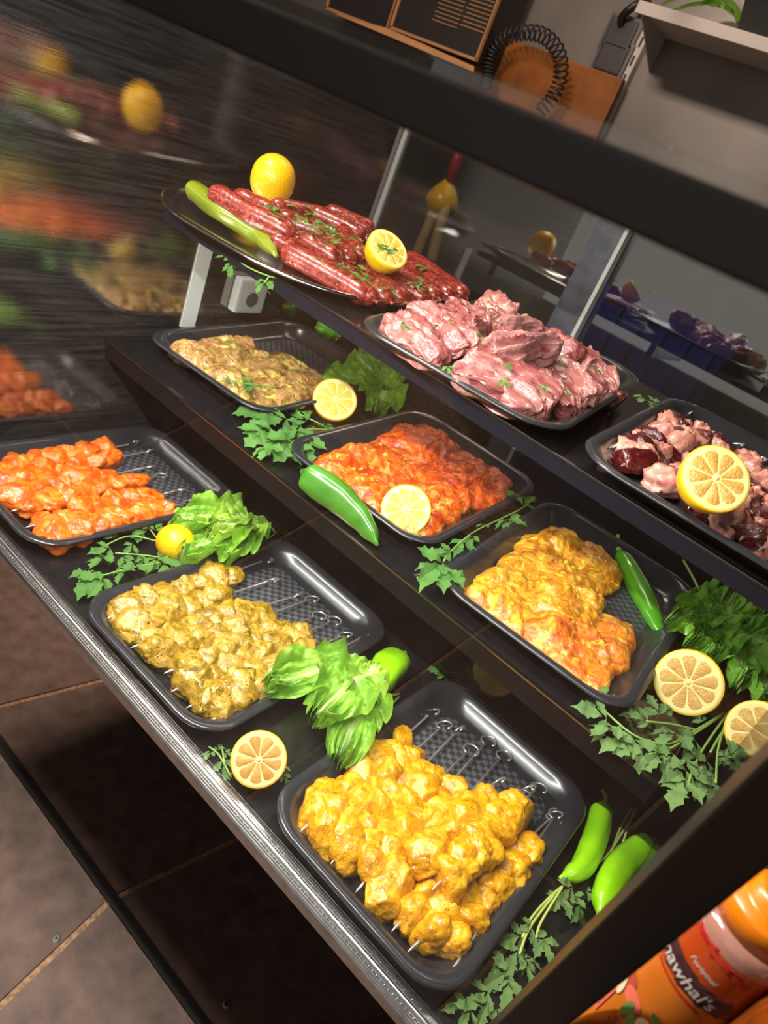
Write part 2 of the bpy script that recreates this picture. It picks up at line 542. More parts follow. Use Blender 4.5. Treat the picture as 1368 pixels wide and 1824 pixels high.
M['pepper_dark'] = plain('dark_green_pepper', srgb(66, 122, 34), 0.26, coat=0.6, var=0.25, scale=18, bump=0.12)
M['pepper_olive'] = plain('olive_pepper', srgb(110, 124, 22), 0.3, coat=0.5, var=0.2, scale=18, bump=0.1)
M['pepper_lime'] = plain('lime_green_pepper', srgb(142, 208, 20), 0.24, coat=0.7, var=0.16, scale=18, bump=0.1)
M['pepper_stem'] = plain('pepper_stem', srgb(140, 176, 60), 0.45)
M['lettuce'] = leaf_mat('lettuce_leaf', srgb(104, 164, 36), srgb(160, 210, 76), 45, 0.35, midrib=srgb(206, 226, 150))
M['lettuce_pale'] = leaf_mat('pale_lettuce_leaf', srgb(146, 196, 44), srgb(200, 228, 104), 45, 0.35, midrib=srgb(232, 240, 196))
M['lettuce_dark'] = leaf_mat('dark_lettuce_leaf', srgb(96, 156, 40), srgb(148, 200, 80), 45, 0.35, midrib=srgb(180, 208, 120))
M['parsley'] = leaf_mat('parsley_leaf', srgb(66, 124, 44), srgb(118, 168, 80), 120, 0.3)
M['parsley_pale'] = leaf_mat('pale_parsley_leaf', srgb(92, 134, 66), srgb(138, 172, 104), 120, 0.3)
M['stem'] = plain('parsley_stem', srgb(124, 160, 70), 0.4, coat=0.2)
M['stem_pale'] = plain('pale_parsley_stem', srgb(170, 186, 96), 0.4, coat=0.2)
M['cap'] = plain('orange_cap', srgb(206, 108, 2), 0.35, coat=0.3)
M['bottle'] = plain('orange_sauce_bottle', srgb(160, 58, 16), 0.25, coat=0.5, var=0.12, scale=30)
M['bottle_clear'] = plain('pale_bottle_shoulder', srgb(150, 104, 90), 0.12, coat=0.8)
M['label_orange'] = plain('orange_label', srgb(176, 92, 22), 0.35, var=0.12, scale=30)
M['label_red'] = plain('red_label', srgb(150, 28, 22), 0.35)
M['label_dark'] = plain('plum_label_band', srgb(58, 26, 28), 0.4)
M['print_white'] = plain('white_print', srgb(176, 164, 156), 0.5)
M['print_red'] = plain('brown_red_print', srgb(158, 62, 40), 0.5)
M['print_pink'] = plain('salmon_print', srgb(206, 96, 74), 0.5)
M['print_green'] = plain('green_print', srgb(92, 122, 58), 0.5)
M['print_cream'] = plain('cream_print', srgb(208, 190, 150), 0.5)
M['amber'] = plain('amber_plastic', srgb(120, 54, 10), 0.25, coat=0.6, var=0.2, scale=30)

# ------------------------------------------------------------------ the setting
def struct(name, lo, hi, m):
    return tag(box(name, lo, hi, m), kind='structure')


fl = struct('floor', (-4, -2.6, -0.12), (2.6, 2.5, -0.006), M['grout'])


def floor_tile(corners):
    bm = bmesh.new()
    c = Vector((sum(x for x, y in corners) / 4, sum(y for x, y in corners) / 4, 0))
    top = [bm.verts.new(Vector((x, y, 0)) - c) for x, y in corners]
    bot = [bm.verts.new(Vector((x, y, -0.006)) - c) for x, y in corners]
    bm.faces.new(top)
    bm.faces.new(bot[::-1])
    for k in range(4):
        bm.faces.new((top[k], bot[k], bot[(k + 1) % 4], top[(k + 1) % 4]))
    link('tile', mesh_of(bm, M['tile'], False), fl, T(c))


YF = 0.677
for k in range(-5, 4):
    a, b = -0.578 + 0.6 * k + 0.007, -0.578 + 0.6 * (k + 1) - 0.007
    for y0, y1, sh in ((YF + 0.014, YF + 0.60, 0.19), (YF + 0.607, YF + 1.2, 0.19)):
        floor_tile([(a + sh * (y0 - YF), y0), (b + sh * (y0 - YF), y0), (b + sh * (y1 - YF), y1), (a + sh * (y1 - YF), y1)])
    for y1, y0 in ((YF - 0.014, YF - 0.60), (YF - 0.612, YF - 1.2)):
        sh = -0.17
        floor_tile([(a + sh * (y0 - YF), y0), (b + sh * (y0 - YF), y0), (b + sh * (y1 - YF), y1), (a + sh * (y1 - YF), y1)])
tr = struct('trim_1', (-3.4, YF - 0.011, -0.006), (2.0, YF + 0.011, 0.004), M['floor_strip'])
struct('wall_back', (-4, 2.36, 0), (2.6, 2.46, 3.0), M['wall_steel'])
struct('wall_front', (-4, -2.7, 0), (2.6, -2.6, 3.0), M['paint'])
struct('wall_left', (-4.1, -2.6, 0), (-4, 2.46, 3.0), M['paint'])
struct('wall_right', (2.6, -2.6, 0), (2.7, 2.46, 3.0), M['paint'])
struct('ceiling', (-4.1, -2.7, 2.9), (2.7, 2.46, 3.0), M['ceiling'])

# ------------------------------------------------------------------ the display counter
XL, XR, YB = -1.10, 0.135, 1.45
ctr = empty('display_counter', (-0.5, 1.0, 0), 'black butcher counter body with glossy deck and ribbed metal front strip', 'counter')
box('cabinet_base', (XL - 0.02, 1.02, 0.0), (XR + 0.02, 1.52, DZ - 0.04), M['black'], ctr)
box('deck_panel', (XL, 0.494, DZ - 0.04), (XR, 1.47, DZ), M['deck'], ctr)
# front strip of ribbed aluminium with a row of small studs
bm = bmesh.new()
prof = [(0.481, -0.020), (0.480, -0.006), (0.481, -0.004)]
for k in range(9):                                   # ribbed face that slopes towards the customer
    prof.append((0.4815 + 0.0013 * k, -0.0032 + 0.0007 * k + (0.0005 if k % 2 else 0)))
prof += [(0.4935, 0.003), (0.4935, -0.020)]
e0 = [bm.verts.new((XL, y, DZ + z)) for y, z in prof]
e1 = [bm.verts.new((XR, y, DZ + z)) for y, z in prof]
for k in range(len(prof)):
    j = (k + 1) % len(prof)
    bm.faces.new((e0[k], e0[j], e1[j], e1[k]))
bm.faces.new(e0)
bm.faces.new(e1)
link('front_strip', mesh_of(bm, M['alu'], False), ctr, Matrix())
box('strip_ridge', (XL, 0.4955, DZ), (XR, 0.5030, DZ + 0.0025), M['alu'], ctr, bevel=0.001)
bm = bmesh.new()
for k in range(200):
    x = XL + 0.003 + k * 0.006
    bmesh.ops.create_icosphere(bm, subdivisions=1, radius=0.0010, matrix=T((x, 0.4870, DZ + 0.0012)))
    if k % 2 == 0:
        bmesh.ops.create_icosphere(bm, subdivisions=1, radius=0.0008, matrix=T((x, 0.499, DZ + 0.0026)))
tag(link('strip_stud', mesh_of(bm, M['alu_dot']), ctr, Matrix()), kind='stuff')
box('rear_sill', (XL, YB - 0.02, DZ), (XR, YB + 0.045, DZ + 0.02), M['black'], ctr)
bm = bmesh.new()
ep = [(0.500, DZ - 0.04), (0.500, DZ), (0.500, DZ + 0.5), (0.500, DZ + 0.78), (YB + 0.02, DZ + 0.78), (YB + 0.02, DZ - 0.04)]
e0 = [bm.verts.new((XR, y, z)) for y, z in ep]
e1 = [bm.verts.new((XR + 0.006, y, z)) for y, z in ep]
bm.faces.new(e0)
bm.faces.new(e1[::-1])
for k in range(6):
    bm.faces.new((e0[k], e1[k], e1[(k + 1) % 6], e0[(k + 1) % 6]))
link('end_panel', mesh_of(bm, M['gloss_black'], False), ctr, Matrix())


def shelf(label, t, x0, x1, depth, thick, lip):
    y0, z0, a = TIER[t]
    mw = T((0, y0, z0)) @ Matrix.Rotation(a, 4, 'X')
    s = empty('display_shelf', (0, y0, z0), label, 'shelf', None)
    box('lip_trim', (x0, -0.006, 0.001), (x1, -0.001, 0.0045), M['trim_metal'], s, 0.001, mw)
    box('shelf_board', (x0, 0, -thick), (x1, depth, 0), M['gloss_black'], s, 0.0015, mw)
    bm = bmesh.new()
    box_bm(bm, (x0, -0.004, -lip), (x1, 0.0, 0.003), 0.001)
    link('shelf_lip', mesh_of(bm, M['lip' if t == 2 else 'lip_blue_sheen'], False), s, mw)
    for x in (x0 + 0.06, (x0 + x1) / 2, x1 - 0.06):
        box('bracket', (x - 0.008, 0.15, -thick - 0.03), (x + 0.008, depth, -thick), M['black'], s, 0, mw)
    return s


shelf('glossy black middle shelf carrying three trays of flat chicken', 2, XL + 0.006, 0.080, 0.62, 0.012, 0.032)
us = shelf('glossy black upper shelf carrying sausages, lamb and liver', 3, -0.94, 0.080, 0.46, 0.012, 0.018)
y0, z0, a = TIER[3]
box('added_light_bar', (-0.92, 0.006, -0.0165), (0.06, 0.026, -0.012), M['socket'], us, 0, T((0, y0, z0)) @ Matrix.Rotation(a, 4, 'X'))  # unseen bar, added to brighten the middle shelf
area('shelf_fill_light', (-0.43, y0 + 0.016, z0 - 0.0172), (0.96, 0.012), 2.6, (0.98, 0.985, 0.95), (0, 0.5, -1))  # added fill for the back of the middle shelf
mp = box('mirror_panel', (XL - 0.012, 0.30, DZ - 0.04), (XL, YB + 0.02, DZ + 0.80), M['mirror'])
tag(mp, 'dark wiped mirror panel at the left end of the counter, reflecting trays', 'mirror')
# rear sliding doors: two panes with dark stiles
ZB0, ZB1 = DZ + 0.02, DZ + 0.84
d1 = tag(box('sliding_door', (XL + 0.012, YB, ZB0), (-0.575, YB + 0.005, ZB1), M['rear_glass']), 'left rear glass sliding door behind the sausages', 'door', kind='thing')
box('stile', (XL + 0.001, YB - 0.004, ZB0), (XL + 0.013, YB + 0.01, ZB1), M['stile_edge'], d1)
box('stile', (-0.575, YB - 0.006, ZB0), (-0.517, YB + 0.018, ZB1), M['stile'], d1)
box('stile_edge', (-0.517, YB - 0.007, ZB0), (-0.509, YB + 0.018, ZB1), M['stile_edge'], d1)
d2 = tag(box('sliding_door', (-0.58, YB + 0.022, ZB0), (XR, YB + 0.027, ZB1), M['rear_glass']), 'right rear glass sliding door behind the lamb and liver trays', 'door', kind='thing')
box('stile', (XR - 0.03, YB + 0.019, ZB0), (XR, YB + 0.032, ZB1), M['stile'], d2)
box('added_rear_panel', (XL, YB + 0.045, DZ - 0.04), (XR, YB + 0.055, DZ + 0.27), M['black'], ctr)  # unseen panel, added so the deck does not reflect the kitchen wall
# slanted front glass, its top rail and the right corner post
GY0, GZ0, GY1, GZ1 = 0.4905, DZ + 0.004, 0.287, DZ + 0.752
fw = empty('front_window', (-0.5, GY0, GZ0), 'slanted front glass pane with black top rail and black right post', 'window')
tag(fw, kind='thing')
glen = math.hypot(GY1 - GY0, GZ1 - GZ0)
rot = Matrix.Rotation(math.atan2(-(GY1 - GY0), GZ1 - GZ0), 4, 'X')
box('glass_pane', (XL, -0.003, 0.0), (0.073, 0.003, glen), M['front_glass'], fw, 0, T((0, GY0, GZ0)) @ rot)
box('corner_post', (0.0735, -0.012, -0.04), (0.106, 0.016, glen + 0.05), M['black'], fw, 0.002, T((0, GY0, GZ0)) @ rot @ Matrix.Rotation(math.radians(-1.6), 4, 'Y'))
rl = box('top_rail', (XL - 0.3, 0.276, DZ + 0.7535), (0.5, 0.292, DZ + 0.7775), M['black'], fw, 0.002)
box('rail_top_plate', (XL - 0.3, 0.292, DZ + 0.766), (0.5, 0.330, DZ + 0.7735), M['black'], rl)
box('rail_back_flange', (XL - 0.3, 0.326, DZ + 0.760), (0.5, 0.330, DZ + 0.766), M['black'], rl)
box('upstand_glass', (XL - 0.3, 0.282, DZ + 0.776), (0.5, 0.286, DZ + 0.7832), M['clear_edge'], fw)
# pale socket box on the mirror panel, below the upper shelf
def PX(px, py, x):
    d = ray(px, py)
    return EYE + d * (x / d.x)


sa, sb = PX(414, 556, XL + 0.02), PX(480, 500, XL + 0.02)
sy0, sy1 = sorted((sa.y, sb.y))
sz0, sz1 = sorted((sa.z, sb.z))
sk = box('socket_box', (XL + 0.0005, sy0, sz0), (XL + 0.024, sy1, sz1), M['socket'], None, 0.006)
tag(sk, 'pale green socket box on the mirror panel under the sausage platter', 'socket')
bm = bmesh.new()
cy_, cz_ = (sy0 + sy1) / 2, sz0 + (sz1 - sz0) * 0.42
tube_bm(bm, [(XL + 0.0235, cy_, cz_), (XL + 0.026, cy_, cz_)], 0.016, 20)
link('socket_ring', mesh_of(bm, M['grey_plastic'], False), sk, Matrix())


st = [PX(x, y, XL + 0.002) for x, y in ((352, 432), (376, 440), (357, 556), (330, 560))]
ys = sorted((st[0].y + st[3].y, st[1].y + st[2].y))
box('pale_strip', (XL, ys[0] / 2, DZ + 0.24), (XL + 0.003, ys[1] / 2, DZ + 0.50), M['socket'], mp, 0, Matrix())


# ------------------------------------------------------------------ trays
def rrect(w, d, r, n=7):
    pts = []
    for cx, cy, a0 in ((w / 2 - r, d / 2 - r, 0), (-w / 2 + r, d / 2 - r, 90), (-w / 2 + r, -d / 2 + r, 180), (w / 2 - r, -d / 2 + r, 270)):
        for k in range(n + 1):
            a = math.radians(a0 + 90 * k / n)
            pts.append((cx + r * math.cos(a), cy + r * math.sin(a)))
    return pts


def loft(bm, loops, mi=None):
    prev = None
    rings = []
    for pts, z in loops:
        rings.append([bm.verts.new((x, y, z)) for x, y in pts])
    for i, (a, b) in enumerate(zip(rings, rings[1:])):
        n = len(a)
        for k in range(n):
            f = bm.faces.new((a[k], a[(k + 1) % n], b[(k + 1) % n], b[k]))
            if mi: f.material_index = mi[i]
    return rings


def tray_mesh(w, d, h, mats, R=0.058):
    L = [(0.052, 0.0, 0.034), (0.030, 0.008, 0.040), (0.012, h - 0.006, 0.050), (0.004, h - 0.003, 0.055), (0.0, h - 0.002, 0.058), (0.0, h, 0.058),
         (0.004, h + 0.002, 0.056), (0.010, h + 0.0015, 0.053), (0.016, h - 0.001, 0.050), (0.021, h - 0.008, 0.046), (0.034, 0.009, 0.040), (0.040, 0.005, 0.036), (0.047, 0.004, 0.030)]
    bm = bmesh.new()
    rings = loft(bm, [(rrect(w - 2 * o, d - 2 * o, r * R / 0.058, 7 if R < 0.1 else 16), z) for o, z, r in L])
    bm.faces.new(rings[0][::-1])
    f = bm.faces.new(rings[-1])
    f.material_index = 1
    return mesh_of(bm, mats)


TRAYS = {}


def tray(label, t, cx, cy, rz, w, d, h=0.030, steel=False):
    mw = T((cx, cy, tier_z(t, cy) + 0.0012)) @ tilt(t, rz)
    o = link('platter' if steel else 'tray', tray_mesh(w, d, h, [M['steel'], M['steel']], 0.185) if steel else tray_mesh(w, d, h, [M['tray'], M['tray_floor']]), None, mw)
    o['size'] = (w, d)
    return tag(o, label, 'platter' if steel else 'tray')


R1 = math.radians
TR = {}
TR['turmeric'] = tray('black checkered tray of turmeric yellow chicken skewers', 1, -0.106, 0.712, R1(-0.5), 0.298, 0.43)
TR['herbk'] = tray('black checkered tray of herb speckled chicken skewers, beside lettuce leaf', 1, -0.509, 0.708, R1(0.5), 0.300, 0.425)
TR['orangek'] = tray('black tray of orange chicken skewers against the mirror panel', 1, -0.920, 0.714, R1(0), 0.300, 0.425)
TR['paprika'] = tray('black tray of flat paprika orange chicken pieces', 2, -0.510, 1.045, R1(1.5), 0.315, 0.43)
TR['green'] = tray('black tray of green herb chicken pieces with bare right side', 2, -0.918, 1.065, R1(4), 0.325, 0.44)
TR['curry'] = tray('black checkered tray of yellow curry chicken with a green pepper', 2, -0.160, 1.030, R1(3), 0.315, 0.45)
TR['lamb'] = tray('black tray of raw pink lamb chops on the upper shelf', 3, -0.383, 0.905, R1(6), 0.29, 0.42, 0.026)
TR['heart'] = tray('black tray of liver and fat skewers at right of upper shelf', 3, -0.062, 0.925, R1(2), 0.285, 0.42, 0.026)
TR['saus'] = tray('oval steel platter holding raw red sausages', 3, -0.795, 0.936, R1(4), 0.47, 0.475, 0.015, steel=True)



def inside(key, p, m=0.036):
    """Keep p (a world point) inside the walls of a tray."""
    o = TR[key]
    mw = o.matrix_basis
    q = mw.inverted() @ Vector(p)
    w, d = o['size'][0] / 2 - m, o['size'][1] / 2 - m
    return mw @ Vector((max(-w, min(w, q.x)), max(-d, min(d, q.y)), q.z))


# ------------------------------------------------------------------ skewers
def chunk_mesh(seed, m, size=(0.026, 0.022, 0.017), boxy=2.6, amp=0.22, sub=4, crumple=0.0, cuts=6):
    bm = bmesh.new()
    bmesh.ops.create_icosphere(bm, subdivisions=sub, radius=1.0)
    rnd = random.Random(seed)
    ax = [rnd.uniform(0.85, 1.15) for _ in range(3)]
    sk = [rnd.uniform(-0.25, 0.25) for _ in range(3)]
    planes = []
    for _ in range(cuts):
        n = Vector((rnd.uniform(-1, 1), rnd.uniform(-1, 1), rnd.uniform(-1, 1))).normalized()
        planes.append((n, rnd.uniform(0.62, 0.86)))
    for v in bm.verts:
        p = v.co.copy()
        k = (abs(p.x) ** boxy + abs(p.y) ** boxy + abs(p.z) ** boxy) ** (1 / boxy)
        q = p / k
        d = 1 + amp * N(p, 1.1, seed) + amp * 0.6 * N(p, 2.4, seed + 5)
        if crumple:
            d += crumple * (abs(N(p, 2.3, seed + 2)) * 2 - 0.7) + crumple * 0.6 * (abs(N(p, 4.6, seed + 3)) * 2 - 0.6)
        q *= d
        for n, o in planes:
            e = q.dot(n) - o
            if e > 0: q -= n * e * 0.80
        g = Vector((q.x * 0.7, q.y * 2.2, q.z * 2.2))          # muscle grain
        q *= 1 + 0.10 * N(g, 2.2, seed + 9) + 0.06 * (1 - 2 * abs(N(g, 2.8, seed + 11))) + 0.012 * N(g, 6.5, seed + 12)
        q.x += sk[0] * q.y
        q.z += sk[1] * q.x * 0.5
        q.y += sk[2] * q.z
        v.co = Vector((q.x * size[0] * ax[0], q.y * size[1] * ax[1], q.z * size[2] * ax[2]))
    return mesh_of(bm, m, True, 'chunk')


CH = {k: [chunk_mesh(10 * i + j, M[m], (0.0275, 0.0255, 0.0185)) for j in range(10)]
      for i, (k, m) in enumerate((('orange', 'orange_chicken'), ('herb', 'herb_chicken'), ('turmeric', 'turmeric_chicken')))}
CH['liver'] = [chunk_mesh(70 + j, M['liver'], (0.023, 0.023, 0.015), 3.0, 0.18) for j in range(5)]
CH['fat'] = [chunk_mesh(90 + j, M['fat'], (0.019, 0.022, 0.016), 2.2, 0.42, 4, 0.11, 2) for j in range(6)]


def skewer_mesh(p, q, rad=0.0017, loop_r=0.0120, roll=0.6):
    """Flat pointed steel skewer from p (tip) to q, where it ends in an open ring."""
    p, q = Vector(p), Vector(q)
    d = (q - p).normalized()
    side = d.cross(Vector((0, 0, 1))).normalized()
    up = side.cross(d)
    s2 = side * math.cos(roll) + up * math.sin(roll)
    pts = [p, p + d * 0.010] + [p + (q - p) * k for k in (0.25, 0.5, 0.75, 1.0)]
    rad_l = [0.0004, rad * 1.2, rad, rad, rad, rad]
    c = q + d * loop_r + s2 * 0.002
    a0 = math.pi * 1.02
    for k in range(17):
        a = a0 + math.radians(305) * k / 16
        pts.append(c + (d * math.cos(a) + s2 * math.sin(a)) * loop_r)
        rad_l.append(rad)
    bm = bmesh.new()
    tube_bm(bm, pts, rad_l, 7)
    return mesh_of(bm, M['wire'])


LOWEST = {1: 0.0075, 2: 0.008, 3: 0.008}


def kebab(key, label, group, t, tip, loop, kinds, h, seed, meat_from=0.06, meat_to=0.62, step=0.036, fat_last=True, lift=0.0, loop_h=0.012, wide=1.0):
    """A thing: a steel skewer with its pieces, each piece a part."""
    rnd = random.Random(seed)
    a, b = inside(key, P(*tip, t, h + lift), 0.020), inside(key, P(*loop, t, loop_h + lift * 0.4), 0.034)
    b -= (b - a).normalized() * 0.020
    o = empty('kebab_skewer', a, label, 'skewer', group)
    link('skewer', skewer_mesh(a, b, roll=rnd.uniform(0.1, 1.2)), o, Matrix())
    d = b - a
    L = d.length
    n = max(2, int(round(L * (meat_to - meat_from) / step)))
    for k in range(n):
        f = meat_from + (meat_to - meat_from) * (k + 0.5) / n
        pos = a + d * f + Vector((rnd.uniform(-.003, .003), 0, rnd.uniform(-.002, .004)))
        pos = inside(key, pos, 0.040)
        kind = kinds[(k + seed) % len(kinds)]
        me = rnd.choice(CH[kind])
        s = rnd.uniform(0.82, 1.12)
        fx = frame(pos, d)
        link({'liver': 'liver_piece', 'fat': 'fat_piece'}.get(kind, 'chicken_piece'), me, o,
             fx @ Matrix.Rotation(rnd.uniform(-0.7, 0.7) + rnd.choice((0, math.pi)), 4, 'X') @ Matrix.Rotation(rnd.uniform(-0.5, 0.5), 4, 'Z')
             @ Matrix.Diagonal((s * step / 0.036, s * wide, s * rnd.uniform(0.9, 1.15), 1)))
    return o


def ordinal(k):
    return ('first', 'second', 'third', 'fourth', 'fifth', 'sixth', 'seventh', 'eighth', 'ninth', 'tenth', 'eleventh')[k]


for k, (a, b, f0, f1) in enumerate([((525, 1490), (757, 1252), .05, .80), ((557, 1508), (794, 1287), .04, .76), ((588, 1540), (818, 1298), .06, .70), ((624, 1542), (842, 1330), .05, .74),
                            ((633, 1590), (877, 1310), .06, .68), ((660, 1615), (900, 1340), .02, .66), ((697, 1660), (932, 1410), .07, .72), ((723, 1700), (990, 1448), .07, .74), ((795, 1748), (1018, 1466), .08, .76)]):
    kebab('turmeric', '%s skewer from the left of turmeric chicken in the nearest tray' % ordinal(k), 'turmeric chicken skewers', 1, a, b, ['turmeric'], 0.026, 300 + k, f0, f1, 0.034)
for k, (a, b, f0, f1) in enumerate([((735, 1548), (890, 1390), .06, 0.92), ((770, 1585), (943, 1402), .07, .86), ((800, 1560), (962, 1398), .0, .82)]):
    kebab('turmeric', 'turmeric chicken skewer lying on top of its pile, %s from the left' % ordinal(k), 'turmeric chicken skewers', 1, a, b, ['turmeric'], 0.052, 330 + k, f0, f1, 0.033, loop_h=0.03)
for k, (a, b, f0, f1) in enumerate([((189, 1102), (472, 990), .06, .80), ((203, 1124), (490, 1032), .05, .68), ((225, 1157), (531, 1060), .07, .70), ((258, 1178), (560, 1064), .04, .72),
                            ((291, 1200), (573, 1093), .07, .74), ((297, 1236), (600, 1102), .06, .84), ((321, 1267), (619, 1128), .06, .78), ((355, 1296), (672, 1136), .07, .68)]):
    kebab('herbk', '%s skewer of herb speckled chicken, counted from the parsley side' % ordinal(k), 'herb chicken skewers', 1, a, b, ['herb'], 0.026, 400 + k, f0, f1, 0.034)
for k, (a, b, f0, f1) in enumerate([((-95, 850), (239, 787), .06, .86), ((-70, 872), (267, 803), .05, .80), ((-30, 894), (269, 831), .05, .72), ((3, 914), (291, 845), .05, .86),
                            ((35, 942), (324, 872), .06, .84), ((52, 968), (343, 893), .05, .86), ((62, 984), (370, 907), .05, .80)]):
    kebab('orangek', '%s skewer of orange chicken, counted from the mirror side' % ordinal(k), 'orange chicken skewers', 1, a, b, ['orange'], 0.026, 500 + k, f0, f1, 0.036)
for k, (a, b) in enumerate([((1085, 798), (1235, 723)), ((1106, 830), (1288, 756)), ((1172, 877), (1322, 778)), ((1226, 905), (1365, 795)), ((1275, 935), (1405, 815)), ((1318, 962), (1450, 840)), ((1352, 980), (1490, 870))]):
    kebab('heart', '%s skewer from the left of dark liver and pink fat' % ordinal(k), 'liver and fat skewers', 3, a, b, ['fat', 'liver'], 0.022, 600 + k, .04, .92, 0.029)


# ------------------------------------------------------------------ flat pieces of chicken
def slab(key, label, cat, group, t, px, thick, m, seed, h0=0.006, n_t=120, n_s=34, lumps=1.0):
    """A boned piece of meat lying in a tray: its outline on the tray, a rounded lumpy top and its own thickness."""
    pts = [inside(key, P(x, y, t, h0 + thick * 0.5), 0.040) for x, y in px]
    c = sum(pts, Vector()) / len(pts)
    c.z = tier_z(t, c.y) + h0
    ang = sorted(((math.atan2(p.y - c.y, p.x - c.x), (Vector((p.x, p.y)) - Vector((c.x, c.y))).length) for p in pts))
    def rad(a):
        n = len(ang)
        for i in range(n):
            a0, r0 = ang[i]
            a1, r1 = ang[(i + 1) % n]
            if i == n - 1: a1 += 2 * math.pi
            aa = a + 2 * math.pi if (i == n - 1 and a < ang[0][0]) else a
            if a0 <= aa <= a1 + 1e-9:
                f = (aa - a0) / max(a1 - a0, 1e-6)
                f = f * f * (3 - 2 * f) * 0.5 + f * 0.5
                return r0 + (r1 - r0) * f
        return ang[0][1]
    bm = bmesh.new()
    k_t = math.tan(TIER[t][2])
    def top(x, y, s):
        dome = (1 - s ** 3.2) ** 0.55 if s < 1 else 0
        q = Vector((x, y, 0))
        w = q + 0.03 * Vector((N(q, 18, seed), N(q, 18, seed + 1), 0))
        dv = noise.voronoi(w * 15 + Vector((seed, 0, 0)))[0]
        cell = math.sqrt(min(1.0, max(0.0, dv[1] - dv[0]) * 1.6))
        l = 0.60 * N(q, 14, seed + 2) + 0.34 * N(w, 36, seed + 3) + 0.16 * (0.5 - abs(N(w, 62, seed + 4)) * 2) + 0.03 * N(q, 150, seed + 5)
        return thick * (0.60 * dome + dome * lumps * (0.42 * (cell - 0.6) + 0.60 * l)) + thick * 0.22 * dome
    rings = []
    for i in range(1, n_s + 1):
        s = (i / n_s) ** 0.8
        ring = []
        for j in range(n_t):
            a = -math.pi + 2 * math.pi * j / n_t
            r = rad(a) * (1 + 0.05 * N((math.cos(a) * 3, math.sin(a) * 3, 0), 1.6, seed) + 0.03 * N((math.cos(a) * 9, math.sin(a) * 9, 0), 1.6, seed)) * s
            x, y = r * math.cos(a), r * math.sin(a)
            ring.append(bm.verts.new((x, y, max(0.0006, top(x, y, s)) + k_t * y)))
        rings.append(ring)
    cv = bm.verts.new((0, 0, top(0, 0, 0)))
    for j in range(n_t):
        bm.faces.new((cv, rings[0][j], rings[0][(j + 1) % n_t]))
    for a, b in zip(rings, rings[1:]):
        for j in range(n_t):
            bm.faces.new((a[j], b[j], b[(j + 1) % n_t], a[(j + 1) % n_t]))
    under = [bm.verts.new((v.co.x * 0.93, v.co.y * 0.93, k_t * v.co.y * 0.93)) for v in rings[-1]]
    for j in range(n_t):
        bm.faces.new((rings[-1][j], under[j], under[(j + 1) % n_t], rings[-1][(j + 1) % n_t]))
    bm.faces.new(under[::-1])
    return tag(link('chicken_piece', mesh_of(bm, m), None, T(c)), label, cat, group)


def z5(pts, ox, oy, sc):
    return [(ox + x / sc, oy + y / sc) for x, y in pts]


A5 = (500, 700, 2.736)
g = 'paprika chicken pieces'
slab('paprika', 'flat paprika chicken piece at the left of its tray, beside dark green pepper', 'chicken', g, 2, z5([(110, 240), (160, 215), (300, 215), (345, 165), (470, 195), (600, 245), (690, 310), (660, 430), (560, 490), (470, 570), (380, 490), (230, 370), (130, 325)], *A5), 0.030, M['paprika_slab'], 21)
slab('paprika', 'darker glazed paprika chicken piece at the back of its tray', 'chicken', g, 2, z5([(470, 130), (560, 75), (690, 65), (860, 150), (935, 205), (905, 255), (840, 300), (750, 330), (640, 290), (560, 250), (475, 190)], *A5), 0.034, M['paprika_dark'], 22, 0.012)
slab('paprika', 'browner paprika chicken piece at the right end of its tray', 'chicken', g, 2, z5([(740, 315), (850, 255), (960, 240), (1090, 300), (1225, 430), (1200, 490), (1030, 590), (950, 580), (860, 500), (740, 460), (670, 370)], *A5), 0.032, M['paprika_dark'], 23, 0.012)
slab('paprika', 'paprika chicken piece at the front of its tray under the lemon half', 'chicken', g, 2, z5([(460, 580), (560, 470), (660, 420), (790, 430), (960, 560), (950, 610), (890, 670), (790, 745), (660, 740), (560, 690)], *A5), 0.030, M['paprika_slab'], 24)
A8 = (740, 860, 2.631)
g = 'curry chicken pieces'
slab('curry', 'yellow curry chicken piece along the left front edge of its tray', 'chicken', g, 2, z5([(180, 380), (290, 335), (400, 350), (560, 420), (660, 560), (620, 620), (520, 660), (490, 730), (400, 650), (320, 580), (230, 490)], *A8), 0.030, M['curry_slab'], 31)
slab('curry', 'yellow curry chicken piece at the back of its tray, touching green pepper', 'chicken', g, 2, z5([(370, 210), (530, 185), (560, 150), (620, 160), (740, 220), (790, 270), (880, 285), (985, 400), (975, 460), (860, 495), (700, 490), (520, 440), (390, 350), (345, 325)], *A8), 0.033, M['curry_slab'], 32, 0.012)
slab('curry', 'small curry chicken piece in the middle of its tray', 'chicken', g, 2, z5([(520, 430), (700, 470), (880, 490), (915, 520), (890, 580), (800, 660), (650, 640), (560, 560)], *A8), 0.036, M['curry_slab'], 33, 0.012)
slab('curry', 'reddish curry chicken piece at the right front of its tray', 'chicken', g, 2, z5([(490, 640), (620, 580), (780, 640), (900, 580), (1040, 650), (1070, 760), (1110, 840), (1090, 970), (1020, 950), (960, 1010), (890, 1005), (760, 930), (620, 810), (530, 730)], *A8), 0.036, M['curry_slab_red'], 34)
A6 = (230, 540, 2.581)
g = 'green herb chicken pieces'
slab('green', 'green herb chicken piece at the left end of its tray', 'chicken', g, 2, z5([(70, 115), (180, 105), (275, 105), (320, 160), (330, 260), (250, 320), (200, 290), (110, 200)], *A6), 0.030, M['green_slab'], 41)
slab('green', 'green herb chicken piece with peaked top at the back of its tray', 'chicken', g, 2, z5([(300, 130), (335, 65), (400, 75), (480, 125), (560, 150), (570, 220), (470, 270), (330, 260)], *A6), 0.036, M['green_slab'], 42, 0.012)
